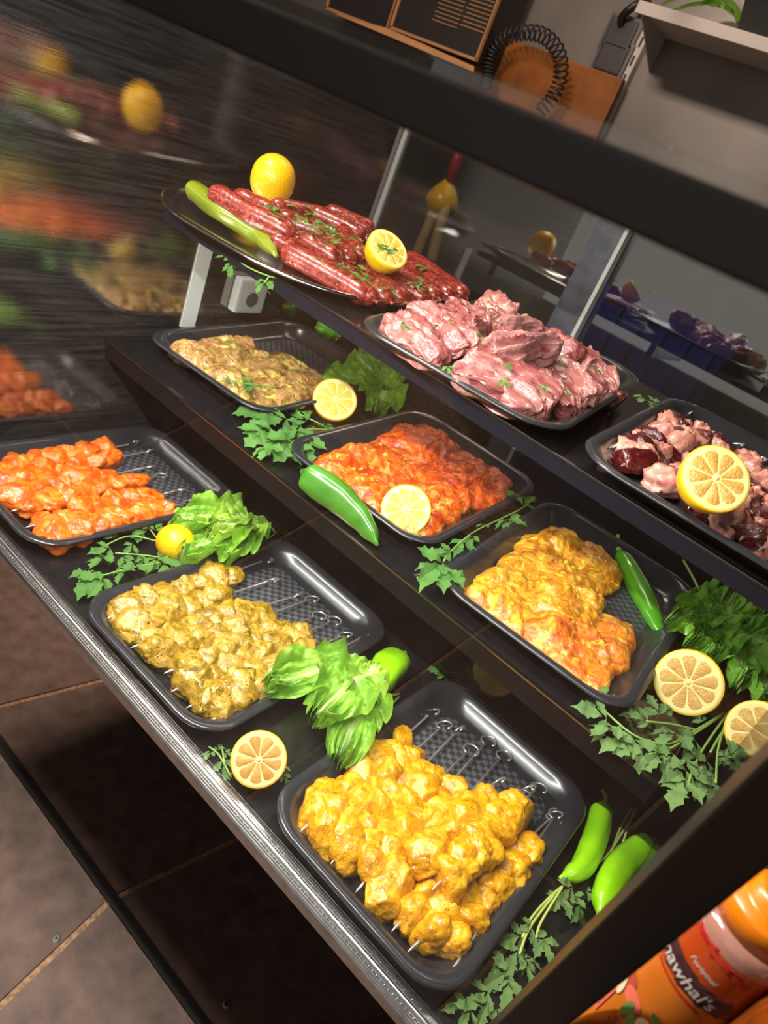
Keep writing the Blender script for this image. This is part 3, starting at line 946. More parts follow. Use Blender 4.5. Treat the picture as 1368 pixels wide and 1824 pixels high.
slab('green', 'green herb chicken piece across the middle right of its tray', 'chicken', g, 2, z5([(430, 260), (540, 200), (640, 215), (740, 215), (860, 285), (910, 315), (860, 400), (740, 420), (560, 400), (450, 350)], *A6), 0.032, M['green_slab'], 43, 0.012)
slab('green', 'green herb chicken piece along the front edge of its tray', 'chicken', g, 2, z5([(230, 300), (330, 250), (470, 310), (600, 380), (800, 390), (850, 430), (720, 470), (620, 495), (490, 488), (390, 445), (290, 370)], *A6), 0.030, M['green_slab'], 44)


# ------------------------------------------------------------------ lamb chops
def chop(label, a, b, width, thick, h, seed, m, roll=0.0, t=3):
    A, B = P(*a, t, h), P(*b, t, h)
    d = B - A
    L = d.length
    bm = bmesh.new()
    bmesh.ops.create_icosphere(bm, subdivisions=5, radius=1.0)
    for v in bm.verts:
        p = v.co.copy()
        bx = 3.0
        k = (abs(p.x) ** bx + abs(p.y) ** bx + abs(p.z) ** bx) ** (1 / bx)
        q = p / k
        taper = 1 - 0.25 * q.x + 0.35 * N((q.x * 1.4, 0, 0), 1.0, seed)
        y = q.y * width / 2 * taper * (1 + 0.22 * N(q, 1.6, seed) + 0.08 * N(q, 4.0, seed + 6))
        g = Vector((q.x * 0.9, q.y * 2.6, 0.3))
        fold = 1 - 2.2 * abs(N(g, 1.25, seed + 3))                 # long folds between muscle and fat
        z = q.z * thick / 2 * (1 + 0.25 * N(q, 1.5, seed))
        if q.z > -0.2: z += thick * (0.30 * fold + 0.14 * N(g, 3.4, seed + 4) + 0.06 * N(g, 8.0, seed + 5))
        z += thick * 0.30 * math.sin(q.y * 2.4 + seed)             # rolled edge
        x = q.x * L / 2 * (1 + 0.12 * N((q.y * 1.5, q.z, 0), 1.4, seed + 2))
        y += width * 0.16 * math.sin(q.x * 1.8 + seed * 0.7)
        v.co = (x, y, z)
    return tag(link('lamb_chop', mesh_of(bm, m), None, frame((A + B) / 2, d) @ Matrix.Rotation(roll, 4, 'X')), label, 'lamb chop', 'raw lamb chops')


AL = (650, 520, 2.581)
for lab, a, b, w, th, h, m, roll in [
    ('lamb chop at the left end of the tray, highest of the left edge', (100, 160), (390, 350), .075, .030, .024, 'lamb', .15),
    ('lamb chop standing between the leftmost one and the leafed one', (215, 110), (490, 300), .062, .030, .038, 'lamb', -.2),
    ('lamb chop with one big parsley leaf on it, near the back', (320, 75), (480, 230), .05, .030, .046, 'lamb', .1),
    ('darker lamb chop at the back left of the tray', (420, 90), (580, 210), .06, .030, .040, 'lamb', 0),
    ('lamb chop at the very back corner of the pile', (500, 60), (680, 150), .06, .030, .046, 'lamb', .1),
    ('lamb chop with pale rim, behind the white bony one', (560, 165), (790, 215), .055, .028, .044, 'lamb_fat', 0),
    ('pale bony lamb chop lying on top across the pile', (545, 250), (870, 310), .050, .030, .056, 'lamb_fat', .25),
    ('long pale lamb chop along the front rim of the tray', (400, 380), (800, 570), .060, .030, .022, 'lamb_fat', .1),
    ('long lamb chop second from the front rim', (440, 335), (870, 545), .058, .028, .034, 'lamb', .0),
    ('long lamb chop third from the front rim with chopped parsley', (680, 340), (965, 560), .055, .030, .030, 'lamb', .1),
    ('pale ended lamb chop with parsley, right front of the pile', (830, 360), (1020, 530), .050, .028, .030, 'lamb_fat', .1),
    ('lamb chop with pointed bone, right of the pale bony one', (800, 225), (990, 340), .062, .028, .034, 'lamb', 0),
    ('short cut lamb chop below the rightmost strip', (965, 370), (1085, 420), .045, .026, .024, 'lamb_fat', .1),
    ('curved lamb strip at the right end of the pile', (945, 285), (1140, 460), .042, .028, .028, 'lamb', .1),
    ('small lamb end piece at the right tip of the pile', (1060, 470), (1150, 475), .040, .024, .016, 'lamb', .0)]:
    chop(lab, z5([a], *AL)[0], z5([b], *AL)[0], w, th, h, sum(map(ord, lab)) % 97, M[m], roll)


# ------------------------------------------------------------------ sausages
def sausage(label, a, b, h, ha=None, r=0.0135, bend=0.004, t=3, seed=1):
    A, B = P(*a, t, h), P(*b, t, ha if ha is not None else h)
    r *= 1.14
    d = B - A
    side = d.cross(Vector((0, 0, 1))).normalized()
    pts, rad = [], []
    n = 22
    for k in range(n):
        u = k / (n - 1)
        e = min(u, 1 - u) * d.length
        rr = r * math.sqrt(max(0.03, 1 - max(0, 1 - e / (r * 1.25)) ** 2))
        pts.append(A + d * u + side * bend * math.sin(u * math.pi) + Vector((0, 0, 0.002 * N((u * 3, seed, 0), 1, seed))))
        rad.append(rr * (1 + 0.07 * N((u * 4, 0, seed), 1.0, seed)))
    bm = bmesh.new()
    tube_bm(bm, pts, rad, 18)
    e = d.normalized()
    tube_bm(bm, [B - e * 0.001, B + e * 0.003, B + e * 0.006], [0.0035, 0.002, 0.003], 8)
    return tag(link('sausage', mesh_of(bm, M['sausage']), None, Matrix()), label, 'sausage', 'raw sausages on the platter')


AS = (270, 270, 2.28)
for k, (lab, a, b, h, ha, r) in enumerate([
    ('thick red sausage on top, lying along the olive pepper', (235, 165), (585, 345), .046, .044, .0150),
    ('sausage behind the top one, reaching the herbs', (330, 175), (515, 265), .050, .050, .0135),
    ('short sausage end poking out below the thick top one', (480, 350), (640, 400), .030, .030, .0135),
    ('long sausage lowest at the front rim', (525, 395), (890, 600), .021, .019, .0145),
    ('sausage in the upper layer ending under the parsley, left of lemon half', (600, 345), (772, 450), .040, .036, .0145),
    ('upper layer sausage next right of that, ending in leaves', (690, 340), (815, 450), .044, .036, .0135),
    ('upper layer sausage touching the left side of the lemon half', (770, 320), (860, 430), .046, .042, .0130),
    ('second sausage from the front in the lower row', (640, 430), (908, 608), .021, .019, .0130),
    ('third sausage from the front in the lower row', (720, 440), (970, 612), .021, .019, .0130),
    ('fourth sausage of the lower row with shiny round end', (820, 460), (1030, 612), .021, .019, .0135),
    ('fifth sausage of the lower row, in front of the lemon half', (900, 470), (1128, 608), .021, .019, .0130),
    ('sixth sausage of the lower row', (980, 470), (1168, 600), .021, .019, .0130),
    ('seventh sausage of the lower row with parsley bits', (1015, 440), (1222, 598), .022, .019, .0130),
    ('rearmost sausage of the lower row at the right rim', (1035, 420), (1278, 594), .022, .019, .0130),
    ('sausage along the back rim from the whole lemon', (480, 215), (720, 265), .046, .044, .0130),
    ('sausage behind the herbs running to the lemon half', (640, 240), (870, 350), .048, .044, .0130),
    ('rearmost upper sausage, right of the whole lemon', (700, 235), (905, 320), .042, .040, .0130),
    ('sausage under the herbs in the middle of the heap', (500, 260), (720, 350), .040, .040, .0140),
    ('sausage under the chopped parsley, right of the middle', (560, 300), (800, 400), .030, .030, .0140)]):
    sausage(lab, z5([a], *AS)[0], z5([b], *AS)[0], h, ha, r, 0.003 * (-1) ** k, 3, k)


# ------------------------------------------------------------------ peppers
def pepper(label, pts, radii, m, stem=None, lob=0.08, squash=0.9, stem_r=0.003, seed=1, twist=0.5):
    path = smooth_path(pts, 30)
    rr = []
    for k in range(30):
        u = k / 29 * (len(radii) - 1)
        i = min(int(u), len(radii) - 2)
        f = u - i
        f = f * f * (3 - 2 * f)
        rr.append(radii[i] * (1 - f) + radii[i + 1] * f)
    bm = bmesh.new()
    c = path[0].copy()
    org = T(c)
    tube_bm(bm, [p - c for p in path], rr, 28, squash, True, lambda i, a: 1 + lob * math.cos(3 * a + i * 0.05 * twist + seed) + 0.05 * N((i * 0.25, math.cos(a), math.sin(a)), 1.3, seed))
    o = link('green_pepper', mesh_of(bm, m), None, org)
    tag(o, label, 'pepper')
    if stem:
        sp = smooth_path(stem, 10)
        bm = bmesh.new()
        tube_bm(bm, [p - c for p in sp], [stem_r * (1.9 if k == 0 else 1.25 if k == 1 else 1.0 + 0.25 * (k == 9)) for k in range(10)], 10)
        link('stem', mesh_of(bm, M['pepper_stem']), o, org)
    return o


pepper('long dark green pepper leaning on the middle shelf lip beside paprika chicken', [P(537, 838, 2, .036), P(565, 858, 2, .036), P(610, 890, 2, .030), P(648, 930, 2, .022), P(673, 972, 2, .012)],
       [0.004, 0.024, 0.027, 0.026, 0.022, 0.016, 0.003], M['pepper_dark'], None, 0.10, 0.9, seed=2)
pepper('slender bright green pepper lying in the curry chicken tray', [P(1101, 978, 2, .020), P(1118, 1010, 2, .020), P(1143, 1058, 2, .018), P(1165, 1105, 2, .014), P(1178, 1136, 2, .010)],
       [0.004, 0.0175, 0.0200, 0.0195, 0.0165, 0.011, 0.002], M['pepper'], [P(1102, 980, 2, .022), P(1099, 966, 2, .024), P(1101, 954, 2, .026)], 0.05, seed=4)
pepper('pale lime pepper behind the lettuce leaf between two skewer trays', [P(720, 1172, 1, .030), P(700, 1183, 1, .030), P(680, 1210, 1, .028), P(662, 1245, 1, .020)],
       [0.006, 0.026, 0.029, 0.026, 0.018, 0.004], M['pepper_lime'], [P(712, 1172, 1, .034), P(716, 1165, 1, .036), P(722, 1163, 1, .036)], 0.10, seed=6)
pepper('lime green chilli pepper standing upright of the two by the corner post, left one', [P(1076, 1428, 1, .026), P(1070, 1455, 1, .026), P(1058, 1500, 1, .022), P(1035, 1545, 1, .018), P(997, 1565, 1, .016)],
       [0.004, 0.0165, 0.0180, 0.0175, 0.0165, 0.013, 0.003], M['pepper_lime'], [P(1076, 1432, 1, .028), P(1079, 1418, 1, .032), P(1073, 1408, 1, .032)], 0.07, seed=8).__setitem__('label', 'lime green chilli pepper beside the nearest tray, left of two')
pepper('lime green chilli pepper half hidden by the black corner post', [P(1158, 1498, 1, .028), P(1140, 1510, 1, .028), P(1105, 1540, 1, .024), P(1080, 1585, 1, .020), P(1070, 1635, 1, .016)],
       [0.005, 0.0175, 0.0200, 0.0200, 0.0190, 0.017, 0.006], M['pepper_lime'], [P(1155, 1498, 1, .03), P(1168, 1494, 1, .03), P(1180, 1500, 1, .03)], 0.07, seed=9)
pepper('long olive green pepper along the left rim of the sausage platter', z5 and [P(*q, 3, h) for q, h in zip(z5([(150, 145), (185, 165), (270, 235), (370, 295), (450, 350), (508, 425)], *AS), (.034, .034, .030, .026, .022, .018))],
       [0.004, 0.0165, 0.0175, 0.0155, 0.016, 0.017, 0.014, 0.003], M['pepper_olive'], None, 0.06, seed=11)
pepper('stub of green pepper in the corner of the green herb tray', [P(567, 590, 2, .022), P(578, 588, 2, .022), P(592, 594, 2, .020), P(606, 602, 2, .018)],
       [0.010, 0.024, 0.026, 0.022, 0.004], M['pepper'], [P(570, 588, 2, .026), P(566, 585, 2, .027), P(562, 584, 2, .028)], 0.10, seed=12)


# ------------------------------------------------------------------ lemons
def seg_mesh(R, ang, m):
    bm = bmesh.new()
    n = 6
    r0, r1 = R * 0.08, R * 0.885
    half = ang / 2 * 0.965
    top = []
    for i in range(5):
        r = r0 + (r1 - r0) * i / 4
        row = []
        for k in range(n + 1):
            a = -half + 2 * half * k / n
            e = min(1.0, min(k, n - k) / 1.5) * min(1.0, i / 1.2) * min(1.0, (4 - i) / 0.8)
            rr = r * (1 - 0.05 * (i == 4) * (abs(k - n / 2) / (n / 2)) ** 2)
            row.append(bm.verts.new((rr * math.cos(a), rr * math.sin(a), R * (0.006 + 0.035 * e))))
        top.append(row)
    for a, b in zip(top, top[1:]):
        for k in range(n):
            bm.faces.new((a[k], b[k], b[k + 1], a[k + 1]))
    return mesh_of(bm, m)


def lemon_half(label, center, R, normal, flesh='flesh', rz=0.0, n_seg=9, length=1.15, name='lemon_half', cat='lemon'):
    n = Vector(normal).normalized()
    q = n.to_track_quat('Z', 'Y').to_matrix().to_4x4()
    mw = T(center) @ q @ Matrix.Rotation(rz, 4, 'Z')
    bm = bmesh.new()
    loops = []
    ns = 40
    for k in range(14):
        a = math.pi / 2 * k / 13
        z = -R * length * math.sin(a)
        r = R * math.cos(a) ** 0.8 if k < 13 else R * 0.10
        loops.append(([(r * math.cos(2 * math.pi * j / ns), r * math.sin(2 * math.pi * j / ns)) for j in range(ns)], z))
    rings = loft(bm, loops)
    bm.faces.new(rings[-1])
    rim = [bm.verts.new((v.co.x * 0.965, v.co.y * 0.965, R * 0.012)) for v in rings[0]]
    for j in range(ns):
        bm.faces.new((rings[0][j], rim[j], rim[(j + 1) % ns], rings[0][(j + 1) % ns]))
    bm.faces.new(rim)
    o = link(name, mesh_of(bm, M['lemon_rind_bump']), None, mw)
    tag(o, label, cat)
    bm = bmesh.new()
    rings = loft(bm, [([(R * s * math.cos(2 * math.pi * j / ns), R * s * math.sin(2 * math.pi * j / ns)) for j in range(ns)], z) for s, z in ((0.955, R * 0.012), (0.945, R * 0.022), (0.875, R * 0.018), (0.05, R * 0.012))])
    bm.faces.new(rings[-1])
    link('pith', mesh_of(bm, M['pith']), o, mw)
    me = seg_mesh(R, 2 * math.pi / n_seg, M[flesh])
    for k in range(n_seg):
        link('segment', me, o, mw @ Matrix.Rotation(2 * math.pi * k / n_seg, 4, 'Z'))
    bm = bmesh.new()
    bmesh.ops.create_icosphere(bm, subdivisions=2, radius=R * 0.075, matrix=Matrix.Diagonal((1, 1, 0.5, 1)))
    link('core', mesh_of(bm, M['core']), o, mw @ T((0, 0, R * 0.02)))
    return o


UP = Vector((0, 0, 1))


def cut_lemon(label, px, t, h, r_px, up=0.4, right=0.0, cam_w=1.0, **kw):
    c = P(*px, t, h)
    depth = (c - EYE).dot(Vector((RX.z, RY.z, RZ.z)))
    R = r_px * depth / F_PX
    return lemon_half(label, c, R, tocam(c) * cam_w + UP * up + Vector((1, 0, 0)) * right, **kw)


cut_lemon('dry lemon half leaning at the front strip beside lettuce leaf', (461, 1353), 1, 0.045, 50, -0.15, 0.1, flesh='flesh_old')
cut_lemon('bright lemon half on the paprika chicken', (723, 907), 2, 0.040, 45, 0.15, 0.0)
cut_lemon('lemon half between green herb tray and lettuce', (597, 711), 2, 0.042, 40, 0.65, 0.05)
cut_lemon('large round lemon half beside the dark frilly lettuce', (1226, 1216), 2, 0.045, 59, -0.2, 0.05, flesh='flesh_orange')
cut_lemon('lemon half cut off by the black corner post', (1352, 1306), 2, 0.045, 57, -0.15, 0.05, flesh='flesh_orange')
cut_lemon('lemon half half hidden under the middle shelf lip', (884, 1198), 1, 0.030, 42, 0.5, 0.0)
cut_lemon('amber lemon half on the liver skewers', (1276, 852), 3, 0.074, 63, 0.55, 0.25, 0.75, flesh='flesh_orange')
cut_lemon('lemon half sprinkled with parsley on the sausages', (692, 443), 3, 0.070, 40, 1.0, 0.45, 0.45)


def whole_lemon(label, px, t, h, r_px, axis):
    c = P(*px, t, h)
    depth = (c - EYE).dot(Vector((RX.z, RY.z, RZ.z)))
    R = r_px * depth / F_PX
    bm = bmesh.new()
    ns, nr = 36, 22
    loops = []
    for k in range(nr + 1):
        u = -1 + 2 * k / nr
        z = R * 1.10 * u
        r = R * max(0.0, 1 - abs(u) ** 2.3) ** 0.5
        if abs(u) > 0.93: r = max(r, R * 0.13 * (1 if abs(u) < 0.985 else 0.75))
        loops.append(([(r * math.cos(2 * math.pi * j / ns), r * math.sin(2 * math.pi * j / ns)) for j in range(ns)], z))
    rings = loft(bm, loops)
    bm.faces.new(rings[0][::-1])
    bm.faces.new(rings[-1])
    q = Vector(axis).to_track_quat('Z', 'Y').to_matrix().to_4x4()
    return tag(link('lemon', mesh_of(bm, M['lemon_rind_bump']), None, T(c) @ q), label, 'lemon')


whole_lemon('whole lemon standing at the back of the sausage platter', (486, 320), 3, 0.070, 39, (0.25, -0.2, 0.9))
whole_lemon('lemon half hidden by lettuce beside the orange chicken skewers', (312, 966), 1, 0.036, 33, (0.7, -0.3, 0.5))


# ------------------------------------------------------------------ lettuce
def lettuce_leaf(L, W, m, seed, arch=0.25, cup=0.25, ruffle=0.16, freq=17, nu=64, nv=72, droop=0.0, ep=3.4):
    bm = bmesh.new()
    uvl = bm.loops.layers.uv.new('UVMap')
    grid = []
    for i in range(nu + 1):
        u = i / nu
        row = []
        for j in range(nv + 1):
            v = -1 + 2 * j / nv
            w = 0.10 + 0.90 * min(1, (u / 0.50)) ** 1.1
            if u > 0.55: w *= math.sqrt(max(0.0, 1 - ((u - 0.55) / 0.47) ** 2.4))
            th = math.atan2(v * 1.0, u - 0.35)
            e = min(1.0, max(abs(v) ** ep * min(1, u * 2.0), max(0, (u - 0.50) / 0.50) ** 2.4))
            wv = 2.2 * N((th * 1.3, seed, 0), 1.0, seed)
            r1 = math.sin(freq * th + seed + wv) + 0.55 * math.sin(freq * 2.1 * th + seed * 2 - wv)
            r2 = math.cos(freq * th + seed + wv) + 0.5 * math.cos(freq * 2.1 * th + seed * 2 - wv)
            x = L * u * (1 + 0.02 * math.sin(freq * 2.7 * th) * e) + 0.05 * W * e * r2 * math.cos(th)
            y = W * w * v * (0.87 + 0.09 * e * r2)
            z = L * arch * math.sin(math.pi * min(1, u * 0.9)) + cup * W * (abs(v) ** 1.8) * w + ruffle * W * e * r1 - droop * L * u * u
            q = Vector((x, y, 0))
            z += 0.12 * W * N(q, 2.4 / W, seed + 3) + 0.085 * W * N(q, 5 / W, seed + 4) * (0.4 + abs(v)) + 0.03 * W * (0.5 - abs(N(q, 9 / W, seed + 5)) * 2)
            z -= 0.05 * W * math.exp(-(v / 0.10) ** 2) * (1 - u)
            row.append((bm.verts.new((x, y, z)), (v * 0.5 + 0.5, u)))
        grid.append(row)
    for a, b in zip(grid, grid[1:]):
        for j in range(nv):
            q = (a[j], b[j], b[j + 1], a[j + 1])
            f = bm.faces.new([x[0] for x in q])
            for lp, x in zip(f.loops, q): lp[uvl].uv = x[1]
    me = bpy.data.meshes.new('leaf')
    bm.to_mesh(me)
    bm.free()
    me.materials.append(m)
    me.polygons.foreach_set('use_smooth', [True] * len(me.polygons))
    return me


def lettuce(label, t, leaves, group='lettuce garnish'):
    """leaves: (base px, base height, tip px, tip height, half width, material, seed, extra keywords)"""
    first = P(*leaves[0][0], t, 0)
    o = empty('lettuce_leaf', first, label, 'lettuce', group)
    for b, hb, tp, ht, W, m, seed, kw in leaves:
        B, Q = P(*b, t, hb), P(*tp, t, ht)
        kw = dict(kw)
        up = Vector(kw.pop('up', (0, -0.35, 1)))
        link('leaf', lettuce_leaf((Q - B).length, W, M[m], seed, **kw), o, frame(B, Q - B, up))
    return o


lettuce('broad bright lettuce leaf between herb and turmeric skewer trays', 1, [
    ((678, 1188), .040, (475, 1228), .040, .050, 'lettuce', 1, dict(arch=.10, cup=.30, ruffle=.30)),
    ((672, 1195), .044, (600, 1362), .030, .046, 'lettuce', 2, dict(arch=.10, cup=.25, ruffle=.30)),
    ((676, 1186), .050, (560, 1285), .050, .052, 'lettuce', 3, dict(arch=.12, cup=.25, ruffle=.26)),
    ((668, 1180), .056, (632, 1268), .050, .036, 'lettuce_pale', 4, dict(arch=.10, cup=.5, ruffle=.34, freq=22, ep=2.2))])
lettuce('bright frilly lettuce beside the orange chicken skewers', 1, [
    ((490, 946), .020, (308, 939), .050, .050, 'lettuce', 5, dict(arch=.15, cup=.3, ruffle=.32, freq=20, ep=2.2)),
    ((480, 948), .026, (323, 999), .030, .048, 'lettuce', 6, dict(arch=.12, cup=.3, ruffle=.34, freq=20, ep=2.2)),
    ((476, 938), .030, (373, 954), .062, .050, 'lettuce_pale', 7, dict(arch=.12, cup=.2, ruffle=.32, freq=20, ep=2.2)),
    ((480, 933), .026, (398, 1004), .030, .040, 'lettuce', 8, dict(arch=.12, cup=.3, ruffle=.34, freq=20, ep=2.2))])
lettuce('green lettuce leaf between green herb and paprika trays', 2, [
    ((718, 722), .012, (622, 640), .055, .052, 'lettuce', 9, dict(arch=.12, cup=.35, ruffle=.30, freq=20, ep=2.2)),
    ((712, 718), .012, (580, 672), .040, .036, 'lettuce', 10, dict(arch=.10, cup=.3, ruffle=.32, freq=20, ep=2.2)),
    ((690, 680), .030, (675, 735), .016, .050, 'lettuce', 11, dict(arch=.12, cup=.2, ruffle=.28)),
    ((720, 716), .018, (668, 650), .060, .046, 'lettuce', 12, dict(arch=.12, cup=.25, ruffle=.28))])
FR = dict(arch=.12, cup=.30, ruffle=.36, freq=22, ep=1.9)
lettuce('dark green frilly lettuce heap at the right of curry tray', 2, [
    ((1300, 1100), .030, (1196, 1112), .050, .040, 'lettuce_dark', 13, FR),
    ((1300, 1110), .036, (1235, 1060), .062, .040, 'lettuce_dark', 14, FR),
    ((1290, 1120), .036, (1300, 1062), .066, .036, 'lettuce_dark', 15, FR),
    ((1280, 1095), .040, (1228, 1150), .044, .038, 'lettuce_dark', 16, FR),
    ((1300, 1110), .040, (1345, 1085), .060, .036, 'lettuce_dark', 21, FR),
    ((1275, 1110), .050, (1265, 1168), .046, .036, 'lettuce_dark', 22, FR),
    ((1300, 1120), .040, (1362, 1160), .046, .048, 'lettuce_dark', 17, FR),
    ((1290, 1130), .030, (1318, 1215), .034, .044, 'lettuce_dark', 18, FR),
    ((1330, 1160), .020, (1356, 1255), .024, .042, 'lettuce_dark', 19, FR),
    ((1310, 1160), .026, (1395, 1190), .034, .046, 'lettuce_dark', 20, FR)])


# ------------------------------------------------------------------ parsley
HALF = [(.05, .14), (.14, .30), (.11, .38), (.21, .52), (.14, .60), (.17, .76), (.06, .84)]


def parsley_mesh(seed, m):
    """One parsley leaf, length 1 along +X: five toothed lobes on short stalks, folded along their midribs."""
    rnd = random.Random(seed)
    bm = bmesh.new()
    for ang, L, o in ((0, 0.64, 0.36), (0.95, 0.56, 0.24), (-0.95, 0.56, 0.24)):
        ang += rnd.uniform(-.15, .15)
        L *= rnd.uniform(.80, 1.08)
        ca, sa = math.cos(ang), math.sin(ang)
        org = Vector((o, 0, 0))
        fold = rnd.uniform(0.2, 0.8)
        def pt(x, y):
            z = fold * abs(y) * 0.9 - 0.22 * x * x + 0.05 * math.sin(9 * x + seed)
            X, Y = x * L * 1.12, y * L * 1.45
            return bm.verts.new(org + Vector((X * ca - Y * sa, X * sa + Y * ca, z * L)))
        mid = [pt(t, 0) for t in (0, .16, .33, .5, .66, .82, 1.0)]
        for sg in (1, -1):
            ed = [pt(y, sg * (x * rnd.uniform(.85, 1.15))) for x, y in HALF]
            seq = [mid[0]] + ed + [mid[6]]
            i = 0
            for a, b in zip(seq, seq[1:]):
                k = min(6, round(i * 6 / 7))
                k2 = min(6, round((i + 1) * 6 / 7))
                tri = [mid[k], a, b] if sg > 0 else [mid[k], b, a]
                if len(set(tri)) == 3: bm.faces.new(tri)
                if k2 != k:
                    tri = [mid[k], b, mid[k2]] if sg > 0 else [mid[k], mid[k2], b]
                    if len(set(tri)) == 3: bm.faces.new(tri)
                i += 1
    me = bpy.data.meshes.new('parsley')
    bm.to_mesh(me)
    bm.free()
    me.materials.append(m)
    return me


PAR = {m: [parsley_mesh(k, M[m]) for k in range(6)] for m in ('parsley', 'parsley_pale')}


def at(q, t, h):
    return P(q[0], q[1], t, q[2] if len(q) > 2 else h)


def sprig(label, t, stems, leaves, h=0.012, m='parsley', stem_m='stem', r=0.0013, cat='parsley', grow=1.0, seed=0):
    """stems: pixel polylines; leaves: (base px, tip px) pairs; each may carry its own height as a third number."""
    rnd = random.Random(sum(map(ord, label)) + seed)
    o = empty('parsley_sprig', at((stems or leaves)[0][0], t, 0), label, cat, 'parsley sprigs')
    for st in stems:
        bm = bmesh.new()
        tube_bm(bm, smooth_path([at(q, t, h) for q in st], 4 * len(st)), r, 7)
        link('stem', mesh_of(bm, M[stem_m]), o, Matrix())
    for lf in leaves:
        B, Q = at(lf[0], t, h), at(lf[1], t, h + rnd.uniform(-.006, .008))
        d = (Q - B) * grow * 1.02
        L = d.length
        up = (Vector((rnd.uniform(-.7, .7), rnd.uniform(-.9, .2), 1)))
        link('leaf', rnd.choice(PAR[m]), o, frame(B, d, up) @ Matrix.Diagonal((L, L * rnd.uniform(.85, 1.05), L, 1)))
    return o


sprig('parsley sprig between orange and herb skewer trays', 1,
      [[(325, 1000), (285, 965), (262, 935)], [(285, 965), (230, 955), (180, 975)], [(325, 1000), (265, 990), (205, 985)], [(300, 1000), (240, 1010), (165, 1030)]],
      [((262, 940), (215, 945)), ((262, 935), (255, 940, .03)), ((275, 950), (220, 930)), ((272, 950), (285, 925, .03)), ((215, 960), (180, 945)), ((205, 975), (165, 985)), ((200, 985), (160, 1005)), ((180, 1015), (140, 1030)),
       ((225, 1000), (205, 1035)), ((190, 1020), (160, 1055)), ((250, 1000), (220, 1015)), ((265, 990), (240, 1000)), ((290, 985), (300, 1040)), ((285, 985), (262, 1015)), ((215, 985), (235, 1010)), ((170, 1010), (138, 1052)), ((290, 975), (310, 1005)), ((240, 965), (225, 985))], .022)
sprig('parsley sprig in front of the lemon half by the green herb tray', 2,
      [[(610, 778), (570, 755), (535, 738), (525, 725)], [(595, 765), (545, 765), (490, 775)], [(560, 760), (520, 790)]],
      [((490, 745), (430, 728)), ((535, 735), (530, 715, .03)), ((520, 745), (478, 752)), ((500, 770), (440, 768)), ((500, 760), (460, 785)), ((515, 775), (470, 805)), ((530, 775), (500, 815)), ((540, 770), (545, 815)), ((545, 755), (510, 765)),
       ((555, 755), (520, 735)), ((560, 760), (590, 755)), ((575, 755), (610, 770)), ((520, 760), (545, 790)), ((480, 765), (445, 790)), ((480, 790), (465, 812)), ((525, 790), (530, 818)), ((500, 745), (460, 740))], .022, grow=1.1)
sprig('thin parsley sprig lying across between paprika and curry trays', 2,
      [[(952, 885, .036), (930, 905, .038), (890, 925, .036), (840, 950, .034), (800, 985, .030), (790, 1000, .026)], [(840, 950, .034), (818, 968, .034)]],
      [((905, 918), (900, 945)), ((900, 920), (935, 935)), ((925, 908), (950, 880)), ((830, 958), (815, 985)), ((845, 950), (835, 972)), ((805, 985), (785, 990)), ((800, 995), (755, 1025)), ((790, 1000), (785, 1040)), ((800, 1000), (818, 1045)), ((812, 985), (775, 980)), ((870, 935), (850, 935)), ((795, 1000), (760, 1040))], .032)
sprig('big parsley bunch under the large lemon half on the middle shelf', 2,
      [[(1290, 1270), (1240, 1300), (1190, 1325), (1130, 1310), (1075, 1265)], [(1300, 1265), (1255, 1330), (1235, 1370), (1225, 1400)], [(1330, 1262), (1290, 1300), (1265, 1340)], [(1300, 1265), (1280, 1330), (1275, 1395)], [(1240, 1300), (1195, 1290), (1150, 1285)], [(1285, 1275), (1200, 1330), (1150, 1345)]],
      [((1080, 1265), (1040, 1220)), ((1080, 1265), (1075, 1222)), ((1095, 1285), (1036, 1265)), ((1110, 1295), (1060, 1300)), ((1140, 1310), (1080, 1320)), ((1150, 1330), (1100, 1340)), ((1150, 1285), (1110, 1245)), ((1165, 1290), (1125, 1270)), ((1180, 1285), (1160, 1240)),
       ((1190, 1290), (1195, 1320)), ((1215, 1300), (1175, 1320)), ((1190, 1335), (1150, 1360)), ((1200, 1330), (1190, 1370)), ((1235, 1365), (1190, 1390)), ((1230, 1380), (1195, 1418)), ((1230, 1390), (1240, 1420)), ((1262, 1345), (1245, 1385)), ((1270, 1340), (1300, 1360)), ((1275, 1375), (1250, 1400)), ((1275, 1390), (1270, 1425)),
       ((1280, 1350), (1310, 1345)), ((1285, 1300), (1335, 1330)), ((1290, 1330), (1320, 1370)), ((1245, 1310), (1225, 1345)), ((1260, 1290), (1235, 1270)), ((1320, 1270), (1350, 1275)), ((1205, 1275), (1180, 1255)), ((1215, 1345), (1235, 1375)), ((1290, 1370), (1320, 1385)), ((1130, 1310), (1120, 1350))], .018, 'parsley_pale', r=0.0016, grow=1.08)
sprig('small parsley tuft beside the lemon half under the middle shelf', 1,
      [[(775, 1200), (810, 1198), (850, 1215)], [(820, 1200), (845, 1190)]],
      [((800, 1198), (765, 1190)), ((800, 1200), (785, 1205)), ((820, 1200), (812, 1178)), ((825, 1205), (850, 1190)), ((830, 1208), (855, 1225)), ((840, 1212), (835, 1232)), ((815, 1203), (825, 1225)), ((805, 1195), (790, 1182))], .012)
